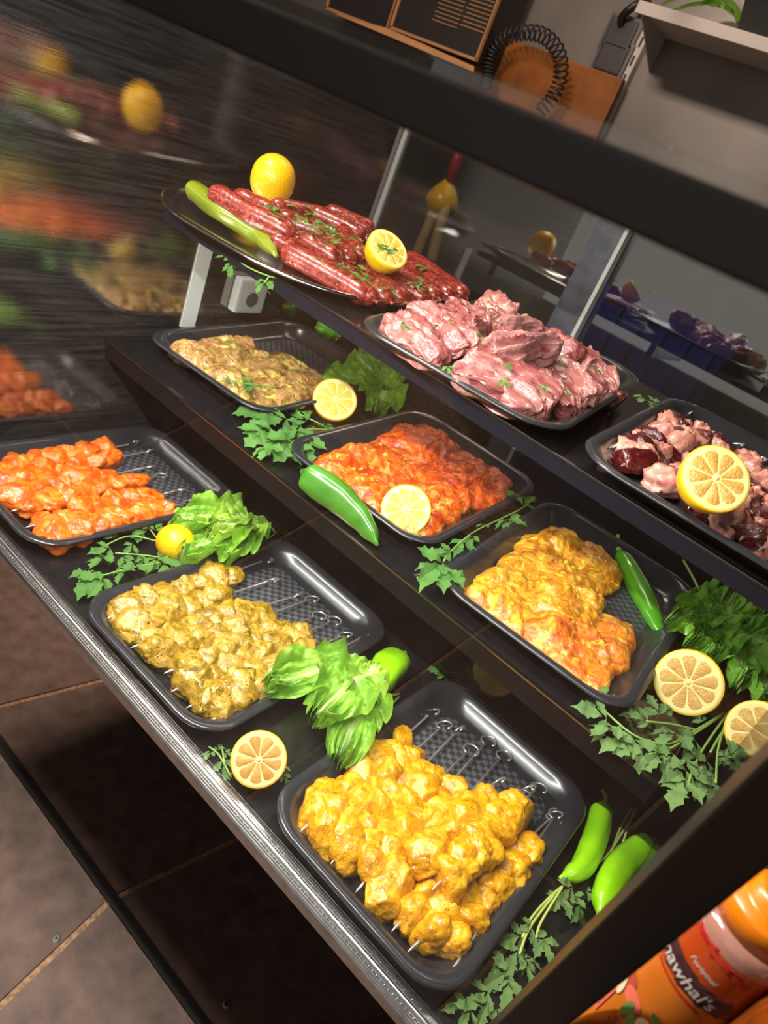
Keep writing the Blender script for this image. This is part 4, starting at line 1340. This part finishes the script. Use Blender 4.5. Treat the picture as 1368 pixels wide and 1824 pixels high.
sprig('parsley bunch in the front right corner by the black post', 1,
      [[(1136, 1440), (1110, 1480), (1075, 1530), (1000, 1580), (950, 1630), (930, 1670)], [(1125, 1440), (1105, 1475), (1088, 1520)], [(1130, 1442), (1118, 1475), (1110, 1500)], [(1005, 1575), (965, 1640), (955, 1670)], [(990, 1590), (945, 1650), (925, 1700)]],
      [((940, 1660), (900, 1680)), ((945, 1660), (975, 1690)), ((930, 1680), (905, 1720)), ((925, 1700), (960, 1720)), ((920, 1720), (870, 1750)), ((910, 1730), (900, 1790)), ((880, 1760), (840, 1780)), ((870, 1770), (860, 1820)), ((840, 1780), (800, 1800)), ((845, 1790), (825, 1824)),
       ((960, 1660), (985, 1710)), ((905, 1700), (880, 1730)), ((935, 1700), (945, 1745)), ((880, 1790), (895, 1820)), ((955, 1650), (930, 1655)), ((1010, 1590), (985, 1620)), ((1015, 1590), (1040, 1610)), ((1040, 1580), (1060, 1600)), ((1035, 1600), (1025, 1630)), ((1060, 1600), (1085, 1625)), ((1025, 1570), (1000, 1600))], .014, 'parsley_pale', 'stem_pale', 0.0017, grow=1.12)
sprig('parsley sprig hanging from under the sausage platter', 3,
      [[(520, 500, .004), (480, 492, .000), (440, 475, -.006), (415, 455, -.012)], [(480, 492, .000), (470, 505, -.012)]],
      [((420, 458, -.010), (398, 425, -.006)), ((420, 460, -.012), (385, 455, -.016)), ((415, 460, -.014), (408, 490, -.030)), ((480, 492, -.004), (455, 520, -.022)), ((475, 495, -.006), (478, 525, -.028)), ((485, 490, -.002), (470, 480, .002))], 0.0)
sprig('wilted parsley pieces under the dry lemon half', 1, [[(372, 1330), (390, 1345), (412, 1385)], [(395, 1330), (400, 1360)]],
      [((380, 1335), (365, 1350)), ((390, 1345), (410, 1390)), ((395, 1340), (415, 1345)), ((385, 1340), (395, 1322)), ((500, 1375), (515, 1400)), ((495, 1365), (520, 1370))], .006, 'parsley_pale')
sprig('tiny parsley tip behind the herb skewer tray', 1, [[(478, 950), (500, 932), (512, 926)], [(480, 958), (505, 938)]], [((495, 955), (530, 958)), ((505, 955), (520, 950))], .012)
sprig('dark parsley sprig in the shade behind the curry tray', 2, [[(1350, 1040), (1320, 1015)]], [((1330, 1025), (1300, 1005)), ((1335, 1030), (1365, 1015)), ((1340, 1030), (1320, 1050)), ((1330, 1020), (1345, 1000)), ((1345, 1040), (1368, 1055))], .012)
sprig('single parsley stalk sticking out of the dark frilly lettuce', 2, [[(1250, 1062, .05), (1235, 1030, .05), (1217, 998, .052)]], [], .05, r=0.0022)
sprig('parsley stalks below the pale lime pepper', 1, [[(712, 1236), (690, 1240), (650, 1248)], [(712, 1241), (680, 1268), (650, 1275)]], [], .006, r=0.0018)
sprig('parsley leaf with stalk on the green herb chicken', 2, [[(495, 690), (455, 685), (410, 680)]], [((450, 685), (432, 672)), ((440, 684), (445, 700)), ((415, 680), (395, 672)), ((455, 684), (440, 690))], .036)
sprig('torn pale leaf on the corner of the liver tray', 3, [], [((1148, 706), (1180, 716)), ((1152, 710), (1140, 712))], .034, 'parsley_pale')

# small leaves on the lamb, each a thing
LEAF_ON = ['the leftmost lamb chop', 'the second lamb chop from the left', 'the lamb chop at the back, biggest of these leaves', 'the back middle of the lamb, upper of two', 'the back middle of the lamb, lower of two', 'the pale rimmed chop above the white bony one',
           'the right end of the white bony chop', 'the chop at the very back corner', 'the front pile just below the white bony chop', 'the long chop second from the front rim', 'the pointed chop right of the white bony one', 'the long third chop from the front rim',
           'the right front pile, upper of two', 'the right front pile, lower of two', 'the curved strip at the right end', 'the front edge of the leftmost chop']
for k, (a, b) in enumerate([((150, 145), (215, 175)), ((305, 150), (340, 155)), ((390, 125), (425, 165)), ((480, 160), (530, 165)), ((490, 190), (550, 230)), ((725, 195), (755, 205)), ((835, 235), (880, 270)), ((570, 100), (610, 125)),
                            ((640, 320), (665, 350)), ((620, 390), (670, 435)), ((895, 330), (920, 325)), ((805, 420), (830, 450)), ((890, 390), (930, 400)), ((905, 450), (940, 470)), ((1045, 345), (1075, 365)), ((380, 330), (385, 350))]):
    A, B = z5([a, b], *AL)
    A, B = P(*A, 3, .060), P(*B, 3, .058)
    L = max(0.014, (B - A).length)
    o = link('parsley_leaf', PAR['parsley'][k % 6], None, frame(A, B - A, (0, -.5, 1)) @ Matrix.Diagonal((L, L, L, 1)))
    tag(o, 'small torn parsley leaf on ' + LEAF_ON[k], 'parsley', 'parsley leaves on the lamb')
rnd = random.Random(5)
bm = bmesh.new()
for (cx, cy, n, sx, sy) in ((660, 290, 60, 150, 50), (840, 500, 50, 130, 30), (960, 400, 26, 45, 14), (1090, 540, 16, 50, 25), (720, 330, 30, 90, 30), (1100, 470, 10, 40, 15), (490, 235, 12, 40, 20)):
    for _ in range(n):
        x, y = cx + rnd.gauss(0, sx * .5), 0
        y = cy + (x - cx) * 0.45 + rnd.gauss(0, sy * .5)
        p = P(*z5([(x, y)], *AS)[0], 3, (.066 if cy < 450 else .036) if n != 26 else .078)
        a, L = rnd.uniform(0, 6.3), rnd.uniform(.004, .010)
        ux, uy = Vector((math.cos(a), math.sin(a), rnd.uniform(-.3, .3))) * L, Vector((-math.sin(a), math.cos(a), rnd.uniform(-.4, .4))) * L * 0.4
        bm.faces.new([bm.verts.new(p + d) for d in (-ux, -uy, ux * .4 - uy * 1.2, ux, uy)])
cp = mesh_of(bm, M['parsley'], False)
tag(link('chopped_parsley', cp, None, Matrix()), 'chopped parsley strewn over the raw sausages', 'parsley', kind='stuff')


# ------------------------------------------------------------------ small things on the floor
def floor_pt(px, py):
    d = ray(px, py)
    return EYE + d * (-EYE.z / d.z)


for label, px in (('small cross head screw on the tan tile joint', (100, 1673)), ('small cross head screw lying on the dark tile by the counter', (403, 1790))):
    p = floor_pt(*px)
    bm = bmesh.new()
    tube_bm(bm, [p, p + UP * 0.0025, p + UP * 0.004], [0.008, 0.008, 0.0055], 16)
    o = tag(link('screw', mesh_of(bm, M['wire'], False), None, Matrix()), label, 'screw')
    bm = bmesh.new()
    for a in (0.4, 0.4 + math.pi / 2):
        bmesh.ops.create_cube(bm, size=1, matrix=T(p + UP * 0.0040) @ Matrix.Rotation(a, 4, 'Z') @ Matrix.Diagonal((0.008, 0.002, 0.0012, 1)))
    link('cross_recess', mesh_of(bm, M['crate'], False), o, Matrix())

# ------------------------------------------------------------------ kitchen behind the counter
YW = 2.36


def quad_box(name, pts, thick, m, parent=None, back=Vector((0, 1, 0))):
    """Flat board through four points, thick towards back."""
    bm = bmesh.new()
    c = pts[0] * 1.0
    a = [bm.verts.new(p - c) for p in pts]
    b = [bm.verts.new(p + back * thick - c) for p in pts]
    bm.faces.new(a)
    bm.faces.new(b[::-1])
    for k in range(4):
        bm.faces.new((a[k], b[k], b[(k + 1) % 4], a[(k + 1) % 4]))
    return link(name, mesh_of(bm, m, False), parent, T(c))


wc = empty('work_counter', (-0.9, 2.1, 0), 'dark steel work counter along the kitchen wall behind the glass doors', 'work counter')
box('worktop', (-2.6, 1.85, 0.88), (0.8, YW - 0.002, 0.92), M['wall_steel'], wc)
box('cabinet_body', (-2.6, 1.90, 0.0), (0.8, YW - 0.002, 0.88), M['dark_grey'], wc)
rail_z = 1.62
br = tag(box('storage_ledge', (-2.6, 2.02, rail_z), (0.8, YW - 0.002, rail_z + 0.02), M['wall_steel']), 'narrow steel ledge along the kitchen wall holding board and cartons', 'shelf')
zl = rail_z + 0.02
# chopping board
TLx, TRx = PY(868, 40, 2.30).x, PY(1110, 142, 2.30).x
zt = PY(1110, 140, 2.30).z
bd = box('cutting_board', (TLx, 2.30, zl), (TRx, 2.325, zt), M['board'], None, 0.004)
tag(bd, 'oiled wooden cutting board leaning on the kitchen wall', 'cutting board')
# looped coil hung before the board
bm = bmesh.new()
pts = []
ctrl = [(960, 200), (985, 172), (999, 135), (995, 95), (972, 66), (940, 58), (905, 66), (880, 88), (871, 115), (868, 140), (864, 158)]
path = smooth_path([PY(x, y, 2.22) for x, y in ctrl], 600)
for k, p in enumerate(path):
    d = (path[min(k + 1, 599)] - path[max(k - 1, 0)]).normalized()
    u = d.cross(Vector((0, 1, 0))).normalized()
    a = 2 * math.pi * k / 600 * 36
    pts.append(p + (u * math.cos(a) + Vector((0, 1, 0)) * math.sin(a)) * 0.020)
tube_bm(bm, pts, 0.0032, 5)
tag(link('coiled_cord', mesh_of(bm, M['coil']), None, Matrix()), 'dark coiled cord hanging in a loop before the wooden board', 'cord')
# cartons
def carton(label, a, b, c, y, depth, stripes=False):
    """a, b: lower front corners (pixels), c: a pixel at the top edge; the front faces the counter."""
    A, B, Cc = PY(*a, y), PY(*b, y), PY(*c, y)
    x0, x1, z0, z1 = A.x, B.x, zl, max(Cc.z, zl + 0.1)
    z0 = (A.z + B.z) / 2
    o = box('carton', (x0, y, z0), (x1, y + depth, z1), M['card_black'])
    tag(o, label, 'carton')
    t = 0.004
    box('carton_edge', (x0 - t, y - t, z0 - t), (x1 + t, y + 0.01, z0 + 0.004), M['card'], o)
    box('carton_edge', (x0 - t, y - t, z0), (x0 + 0.005, y + 0.01, z1), M['card'], o)
    box('carton_edge', (x1 - 0.002, y - t, z0), (x1 + t, y + 0.01, z1), M['card'], o)
    if stripes:
        bm = bmesh.new()
        for k in range(17):
            z = z0 + 0.060 + k * 0.0115
            for xa, xb, dz in ((x0 + 0.42 * (x1 - x0), x0 + 0.70 * (x1 - x0), 0.0), (x0 + 0.72 * (x1 - x0), x0 + 0.98 * (x1 - x0), 0.012)):
                box_bm(bm, (xa + 0.006 * (k % 2), y - 0.0014, z + dz), (xb, y + 0.001, z + dz + 0.0022))
        link('printed_lines', mesh_of(bm, M['card'], False), o, Matrix())
    return o


printed = carton('black carton with printed rack lines beside the cutting board', (698, 44), (845, 112), (905, -70), 2.16, 0.16, True)
carton('plain black carton at the left end of the ledge', (580, 22), (690, 47), (700, -60), 2.18, 0.14)
fa = PY(600, 36, 2.06)
quad_box('cardboard_flap', [PY(590, 22, 2.10), PY(690, 50, 2.10), PY(844, 118, 2.10), PY(842, 128, 2.05)], 0.004, M['card'], printed)
# double socket on the wall
so = empty('double_socket', PY(1090, 90, 2.33), 'dark double socket plate mounted beside the slotted upright', 'socket')
c0 = PY(1106, 62, 2.33)
c1 = PY(1090, 104, 2.33)
for c in (c0, c1):
    box('socket_module', (c.x - 0.055, 2.325, c.z - 0.05), (c.x + 0.055, YW, c.z + 0.05), M['grey_plastic'], so, 0.008)
    box('socket_cover', (c.x - 0.043, 2.319, c.z - 0.038), (c.x + 0.043, 2.326, c.z + 0.038), M['dark_grey'], so, 0.006)
hk = PY(1124, 25, 2.33)
bm = bmesh.new()
tube_bm(bm, smooth_path([hk + Vector((0.0, 0.02, -0.05)), hk + Vector((-0.012, -0.02, -0.02)), hk + Vector((0.01, -0.03, 0.01)), hk + Vector((0.02, 0.02, 0.05))], 16), 0.012, 8)
link('cable', mesh_of(bm, M['coil']), so, Matrix())
# wall shelf with slotted upright
ws = empty('wall_shelf', PY(1250, 60, 2.2), 'white metal wall shelf with slotted upright at the top right', 'shelf')
a0, a1 = PY(1140, 2, 2.10), PY(1368, 82, 2.10)
zs = a0.z
x0, x1 = a0.x, a1.x + 0.5
box('shelf_board', (x0, 2.10, zs - 0.010), (x1, YW, zs), M['white_metal'], ws)
box('shelf_lip', (x0, 2.095, zs - 0.026), (x1, 2.102, zs + 0.002), M['white_metal'], ws, 0.001)
bm = bmesh.new()
v_ = [bm.verts.new(q) for q in ((x0, 2.12, zs - 0.011), (x0, YW - 0.003, zs - 0.011), (x0, YW - 0.003, zs - 0.10), (x0 + 0.004, 2.12, zs - 0.011), (x0 + 0.004, YW - 0.003, zs - 0.011), (x0 + 0.004, YW - 0.003, zs - 0.10))]
for f_ in ((0, 1, 2), (3, 5, 4), (0, 3, 4, 1), (1, 4, 5, 2), (0, 2, 5, 3)):
    bm.faces.new([v_[q] for q in f_])
link('shelf_bracket', mesh_of(bm, M['white_metal'], False), ws, Matrix())
u0 = PY(1116, 133, 2.34)
up = box('slotted_upright', (u0.x - 0.012, 2.335, 1.55), (u0.x + 0.012, YW, zs), M['white_metal'], ws)
for k in range(7):
    z = 1.80 + k * 0.05
    if z < zs - 0.02: box('slot', (u0.x - 0.003, 2.333, z), (u0.x + 0.003, 2.336, z + 0.026), M['crate'], up)
# things on the wall shelf
cr = PY(1335, 30, 2.16)
zc = zs + 0.001
co = empty('black_crate', (cr.x + 0.1, 2.2, zc), 'black plastic crate with wire handle on the white wall shelf', 'crate')
bm = bmesh.new()
loft_r = loft(bm, [([(cr.x - 0.01 - e, 2.16 - e), (cr.x + 0.34 + e, 2.16 - e), (cr.x + 0.34 + e, 2.30 + e), (cr.x - 0.01 - e, 2.30 + e)], zc + z) for e, z in ((0, 0), (0.02, 0.09), (0.028, 0.09), (0.028, 0.11), (0.012, 0.11), (-0.01, 0.01))])
bm.faces.new(loft_r[0][::-1])
bm.faces.new(loft_r[-1])
link('crate_body', mesh_of(bm, M['crate'], False), co, Matrix())
bm = bmesh.new()
tube_bm(bm, smooth_path([Vector((cr.x - 0.05, 2.18, zc + 0.10)), Vector((cr.x - 0.09, 2.16, zc + 0.15)), Vector((cr.x - 0.15, 2.16, zc + 0.16)), Vector((cr.x - 0.16, 2.18, zc + 0.17))], 14), 0.006, 8)
link('handle', mesh_of(bm, M['steel']), co, Matrix())
lp = PY(1240, 6, 2.2)
lo_ = empty('leek_bunch', (lp.x, 2.2, zc), 'green leaves lying on the white wall shelf edge', 'vegetable')
for k in range(4):
    link('leaf', lettuce_leaf(0.22, 0.035, M['lettuce_dark'], 40 + k, 0.2, 0.4, 0.15, 8, 16, 16), lo_, T((lp.x - 0.14 + 0.02 * k, 2.16 + 0.03 * k, zc + 0.03)) @ Matrix.Rotation(0.25 * k - 0.5, 4, 'Z'))
# long wooden tongs standing on the work counter behind the left glass door
YT = 1.93
tg = empty('tongs', Vector((PY(770, 400, YT).x, YT, 0.921)), 'wooden legged tongs with red grip and a yellow shape for the lemon reflection behind the glass door', 'tongs')
bm = bmesh.new()
tube_bm(bm, [PY(822, 255, YT), PY(812, 290, YT), PY(803, 325, YT)], [.013, .016, .018], 12)
link('grip', mesh_of(bm, M['red_plastic']), tg, Matrix())
bm = bmesh.new()
tube_bm(bm, smooth_path([PY(803, 316, YT), PY(794, 340, YT), PY(787, 362, YT), PY(778, 388, YT)], 12), [.008, .016, .024, .032, .040, .046, .050, .052, .050, .044, .034, .022], 16)
link('lemon_reflection', mesh_of(bm, M['lemon_rind']), tg, Matrix())  # solid yellow shape imitating the lemon reflected in the glass
for a, b in (((776, 372), (742, 455)), ((795, 360), (770, 462))):
    A, B = PY(*a, YT - 0.02), PY(*b, YT - 0.02)
    foot = A + (B - A) * ((0.921 - A.z) / (B.z - A.z))
    bm = bmesh.new()
    tube_bm(bm, [A, (A + B) / 2, B, foot], [.017, .018, .018, .016], 10)
    link('leg', mesh_of(bm, M['wood_handle']), tg, Matrix())
# blue crates on the work counter, standing in for reflected blue clothing
ca, cb = PY(1000, 600, 1.90), PY(1240, 700, 1.90)
for k in range(2):
    z0 = 0.921 + 0.255 * k
    ce = empty('blue_reflection_crate', ((ca.x + cb.x) / 2, 2.05, z0), '%s blue crate standing in for blue clothing reflected in the right glass door' % ('lower', 'upper')[k], 'crate', 'blue reflection stand-ins')
    xa, xb = ca.x - 0.04, cb.x + 0.02
    bm = bmesh.new()
    rr_ = loft(bm, [([(xa - e, 1.88 - e), (xb + e, 1.88 - e), (xb + e, 2.22 + e), (xa - e, 2.22 + e)], z0 + z) for e, z in ((-0.012, 0), (0, 0.22), (0.012, 0.222), (0.012, 0.25), (0.0, 0.25), (-0.02, 0.02))])
    bm.faces.new(rr_[0][::-1])
    bm.faces.new(rr_[-1])
    link('crate_body', mesh_of(bm, M['blue_plastic'], False), ce, Matrix())
    for j in range(7):
        x = xa + (xb - xa) * (j + 0.5) / 7
        box('rib', (x - 0.006, 1.870, z0 + 0.02), (x + 0.006, 1.884, z0 + 0.215), M['blue_plastic'], ce)

# ------------------------------------------------------------------ sauce bottles beside the counter
side = empty('side_stand', (0.22, 0.45, 0), 'dark side stand carrying sauce bottles at the lower right', 'stand')
ZS = DZ + 0.20
box('stand_top', (0.112, 0.20, ZS - 0.02), (0.60, 0.498, ZS), M['black'], side)
for x in (0.125, 0.58):
    for y in (0.21, 0.485):
        box('leg', (x - 0.01, y - 0.01, 0), (x + 0.01, y + 0.01, ZS - 0.02), M['black'], side)


def text_mesh(body, size, m, extrude=0.0, shear=0.0):
    cu = bpy.data.curves.new('lettering', 'FONT')
    cu.body = body
    cu.size = size
    cu.align_x = 'CENTER'
    cu.align_y = 'CENTER'
    cu.shear = shear
    cu.offset = size * 0.012
    o = bpy.data.objects.new('lettering_tmp', cu)
    COL.objects.link(o)
    bpy.context.view_layer.update()
    me = bpy.data.meshes.new_from_object(o.evaluated_get(bpy.context.evaluated_depsgraph_get()))
    bpy.data.objects.remove(o)
    bpy.data.curves.remove(cu)
    bm = bmesh.new()
    bm.from_mesh(me)
    bmesh.ops.subdivide_edges(bm, edges=[e for e in bm.edges if e.calc_length() > size * 0.3], cuts=2)
    bm.to_mesh(me)
    bm.free()
    me.materials.clear()
    me.materials.append(m)
    return me


def wrap(me, R, z, a0, turn=0.0):
    """Bend a flat mesh (x along the text, y up) round a vertical cylinder of radius R; turn rotates the text in the label plane."""
    c, s = math.cos(turn), math.sin(turn)
    for v in me.vertices:
        x, y = v.co.x * c - v.co.y * s, v.co.x * s + v.co.y * c
        a = a0 + x / R
        v.co = (R * math.cos(a), R * math.sin(a), z + y + 0)
    return me


def patch(outline, R, z, a0, m, turn=0.0):
    bm = bmesh.new()
    n = len(outline)
    cx, cy = sum(p[0] for p in outline) / n, sum(p[1] for p in outline) / n
    rings = []
    for s in (1.0, 0.75, 0.5, 0.25):
        rings.append([bm.verts.new((cx + (x - cx) * s, cy + (y - cy) * s, 0)) for x, y in outline])
    for a, b in zip(rings, rings[1:]):
        for k in range(n):
            bm.faces.new((a[k], a[(k + 1) % n], b[(k + 1) % n], b[k]))
    bm.faces.new(rings[-1])
    me = mesh_of(bm, m, False)
    return wrap(me, R, z, a0, turn)


def rect(w, h, n=10, cx=0, cy=0):
    return [(cx - w / 2 + w * k / n, cy - h / 2) for k in range(n)] + [(cx + w / 2, cy + h / 2)] and \
        [(cx - w / 2 + w * k / n, cy - h / 2) for k in range(n + 1)] + [(cx + w / 2 - w * k / n, cy + h / 2) for k in range(n + 1)]


def ellipse(rx, ry, cx=0, cy=0, rot=0.0, n=20):
    o = []
    for k in range(n):
        a = 2 * math.pi * k / n
        x, y = rx * math.cos(a), ry * math.sin(a)
        o.append((cx + x * math.cos(rot) - y * math.sin(rot), cy + x * math.sin(rot) + y * math.cos(rot)))
    return o


def bottle(label, x, y, z, face, ztop, R=0.0335, printed=True):
    o = empty('sauce_bottle', (x, y, z), label, 'bottle', 'sauce bottles')
    H = ztop - z
    bm = bmesh.new()
    ns = 48
    prof = [(0.9, 0), (1.0, 0.006), (1.0, H - 0.040), (0.985, H - 0.034), (0.95, H - 0.030), (0.88, H - 0.027), (0.78, H - 0.026)]
    rings = loft(bm, [([(R * r * math.cos(2 * math.pi * j / ns), R * r * math.sin(2 * math.pi * j / ns)) for j in range(ns)], q) for r, q in prof], [0, 0, 1, 1, 1, 1])
    bm.faces.new(rings[0][::-1])
    bm.faces.new(rings[-1])
    mw = T((x, y, z))
    link('bottle_body', mesh_of(bm, [M['bottle'], M['bottle_clear']]), o, mw)
    bm = bmesh.new()
    prof = [(0.76, H - 0.0262), (0.86, H - 0.0255), (0.86, H - 0.010), (0.82, H - 0.007), (0.60, H - 0.006), (0.55, H - 0.004), (0.53, H + 0.004), (0.44, H + 0.006)]
    rings = loft(bm, [([(R * r * math.cos(2 * math.pi * j / ns), R * r * math.sin(2 * math.pi * j / ns)) for j in range(ns)], q) for r, q in prof])
    bm.faces.new(rings[0][::-1])
    bm.faces.new(rings[-1])
    link('cap', mesh_of(bm, M['cap']), o, mw)
    if not printed: return o
    a0 = face
    e = 0.0003
    top = H - 0.040
    w = R * 1.5
    bm = bmesh.new()
    gx, gz = 28, 3
    vv = [[bm.verts.new((-R * 1.2 + R * 2.4 * i / gx, -0.0725 + 0.145 * j / gz, 0)) for j in range(gz + 1)] for i in range(gx + 1)]
    for i in range(gx):
        for j in range(gz):
            bm.faces.new((vv[i][j], vv[i + 1][j], vv[i + 1][j + 1], vv[i][j + 1]))
    link('label_panel', wrap(mesh_of(bm, M['label_orange']), R + e, top - 0.118, a0), o, mw)
    link('label_band', patch([(-w, .010), (-w * .5, .004), (0, .0), (w * .5, -.004), (w, -.012), (w, -.002), (w * .5, .006), (0, .010), (-w * .5, .013), (-w, .018)][::1], R + 1.5 * e, top - 0.008, a0, M['label_red']), o, mw)
    link('label_band', patch([(-.030, -.009), (-.015, -.0095), (0, -.010), (.015, -.0095), (.030, -.009), (.034, .002), (.030, .010), (.015, .0095), (0, .009), (-.015, .0095), (-.030, .010)], R + 2 * e, top - 0.036, a0, M['label_dark'], -0.06), o, mw)
    link('lettering', wrap(text_mesh("nawhal's", 0.0138, M['print_white'], shear=0.15), R + 3 * e, top - 0.0375, a0, -0.06), o, mw)
    link('lettering', wrap(text_mesh("l'original", 0.006, M['print_white'], shear=0.2), R + 3 * e, top - 0.020, a0 + 0.1, -0.06), o, mw)
    link('label_stripe', patch(rect(0.040, 0.0022), R + 2.5 * e, top - 0.0485, a0, M['label_red'], -0.06), o, mw)
    zf = top - 0.094
    for kind, out in (('print_red', ellipse(.007, .006, -.016, .010)), ('print_pink', ellipse(.009, .007, -.006, .004)), ('print_cream', ellipse(.0045, .010, -.020, -.001, .3)), ('print_cream', ellipse(.0075, .0125, .013, -.006, .35)), ('print_green', ellipse(.0035, .0115, .004, -.010, .45)), ('print_green', ellipse(.0030, .009, -.004, -.004, -.1)), ('print_green', ellipse(.0028, .008, .014, .011, .8))):
        e += 0.00006
        link('label_picture', patch(out, R + 3.0 * e, zf, a0 - 0.15, M[kind]), o, mw)
    link('lettering', wrap(text_mesh('Andalouse', 0.0145, M['print_red'], shear=0.1), R + 3 * e, top - 0.142, a0 - 0.30, math.pi / 2), o, mw)
    link('label_stripe', patch(rect(0.036, 0.007), R + 2 * e, top - 0.118, a0 - 0.78, M['print_pink'], math.pi / 2), o, mw)
    link('lettering', wrap(text_mesh('Saveur Xtra', 0.0052, M['print_white']), R + 4 * e, top - 0.118, a0 - 0.78, math.pi / 2), o, mw)
    return o


cp_ = PD(1390, 1602, 0.452)
face = math.atan2(EYE.y - cp_.y, EYE.x - cp_.x)
bottle('orange sauce bottle with plum label band beside the black post', cp_.x, cp_.y, ZS, face - 0.06, cp_.z, 0.0335)
cq = PD(1465, 1500, 0.50)
bottle('second orange capped sauce bottle behind the labelled one', cq.x, cq.y, ZS, face, cq.z, 0.0335, False)
# ribbed amber jar in front of the bottle
cj = PD(1470, 1840, 0.42)
jo = empty('sauce_jar', (cj.x, cj.y, ZS), 'ribbed amber jar at the very lower right corner', 'jar')
bm = bmesh.new()
ns = 64
rings = loft(bm, [([(0.030 * r * (1 + (0.03 if j % 2 else 0)) * math.cos(2 * math.pi * j / ns), 0.030 * r * (1 + (0.03 if j % 2 else 0)) * math.sin(2 * math.pi * j / ns)) for j in range(ns)], q) for r, q in ((0.9, 0), (1, .006), (1, cj.z - ZS - .02), (.95, cj.z - ZS - .008), (.8, cj.z - ZS))])
bm.faces.new(rings[0][::-1])
bm.faces.new(rings[-1])
link('jar_body', mesh_of(bm, M['amber'], False), jo, T((cj.x, cj.y, ZS)))
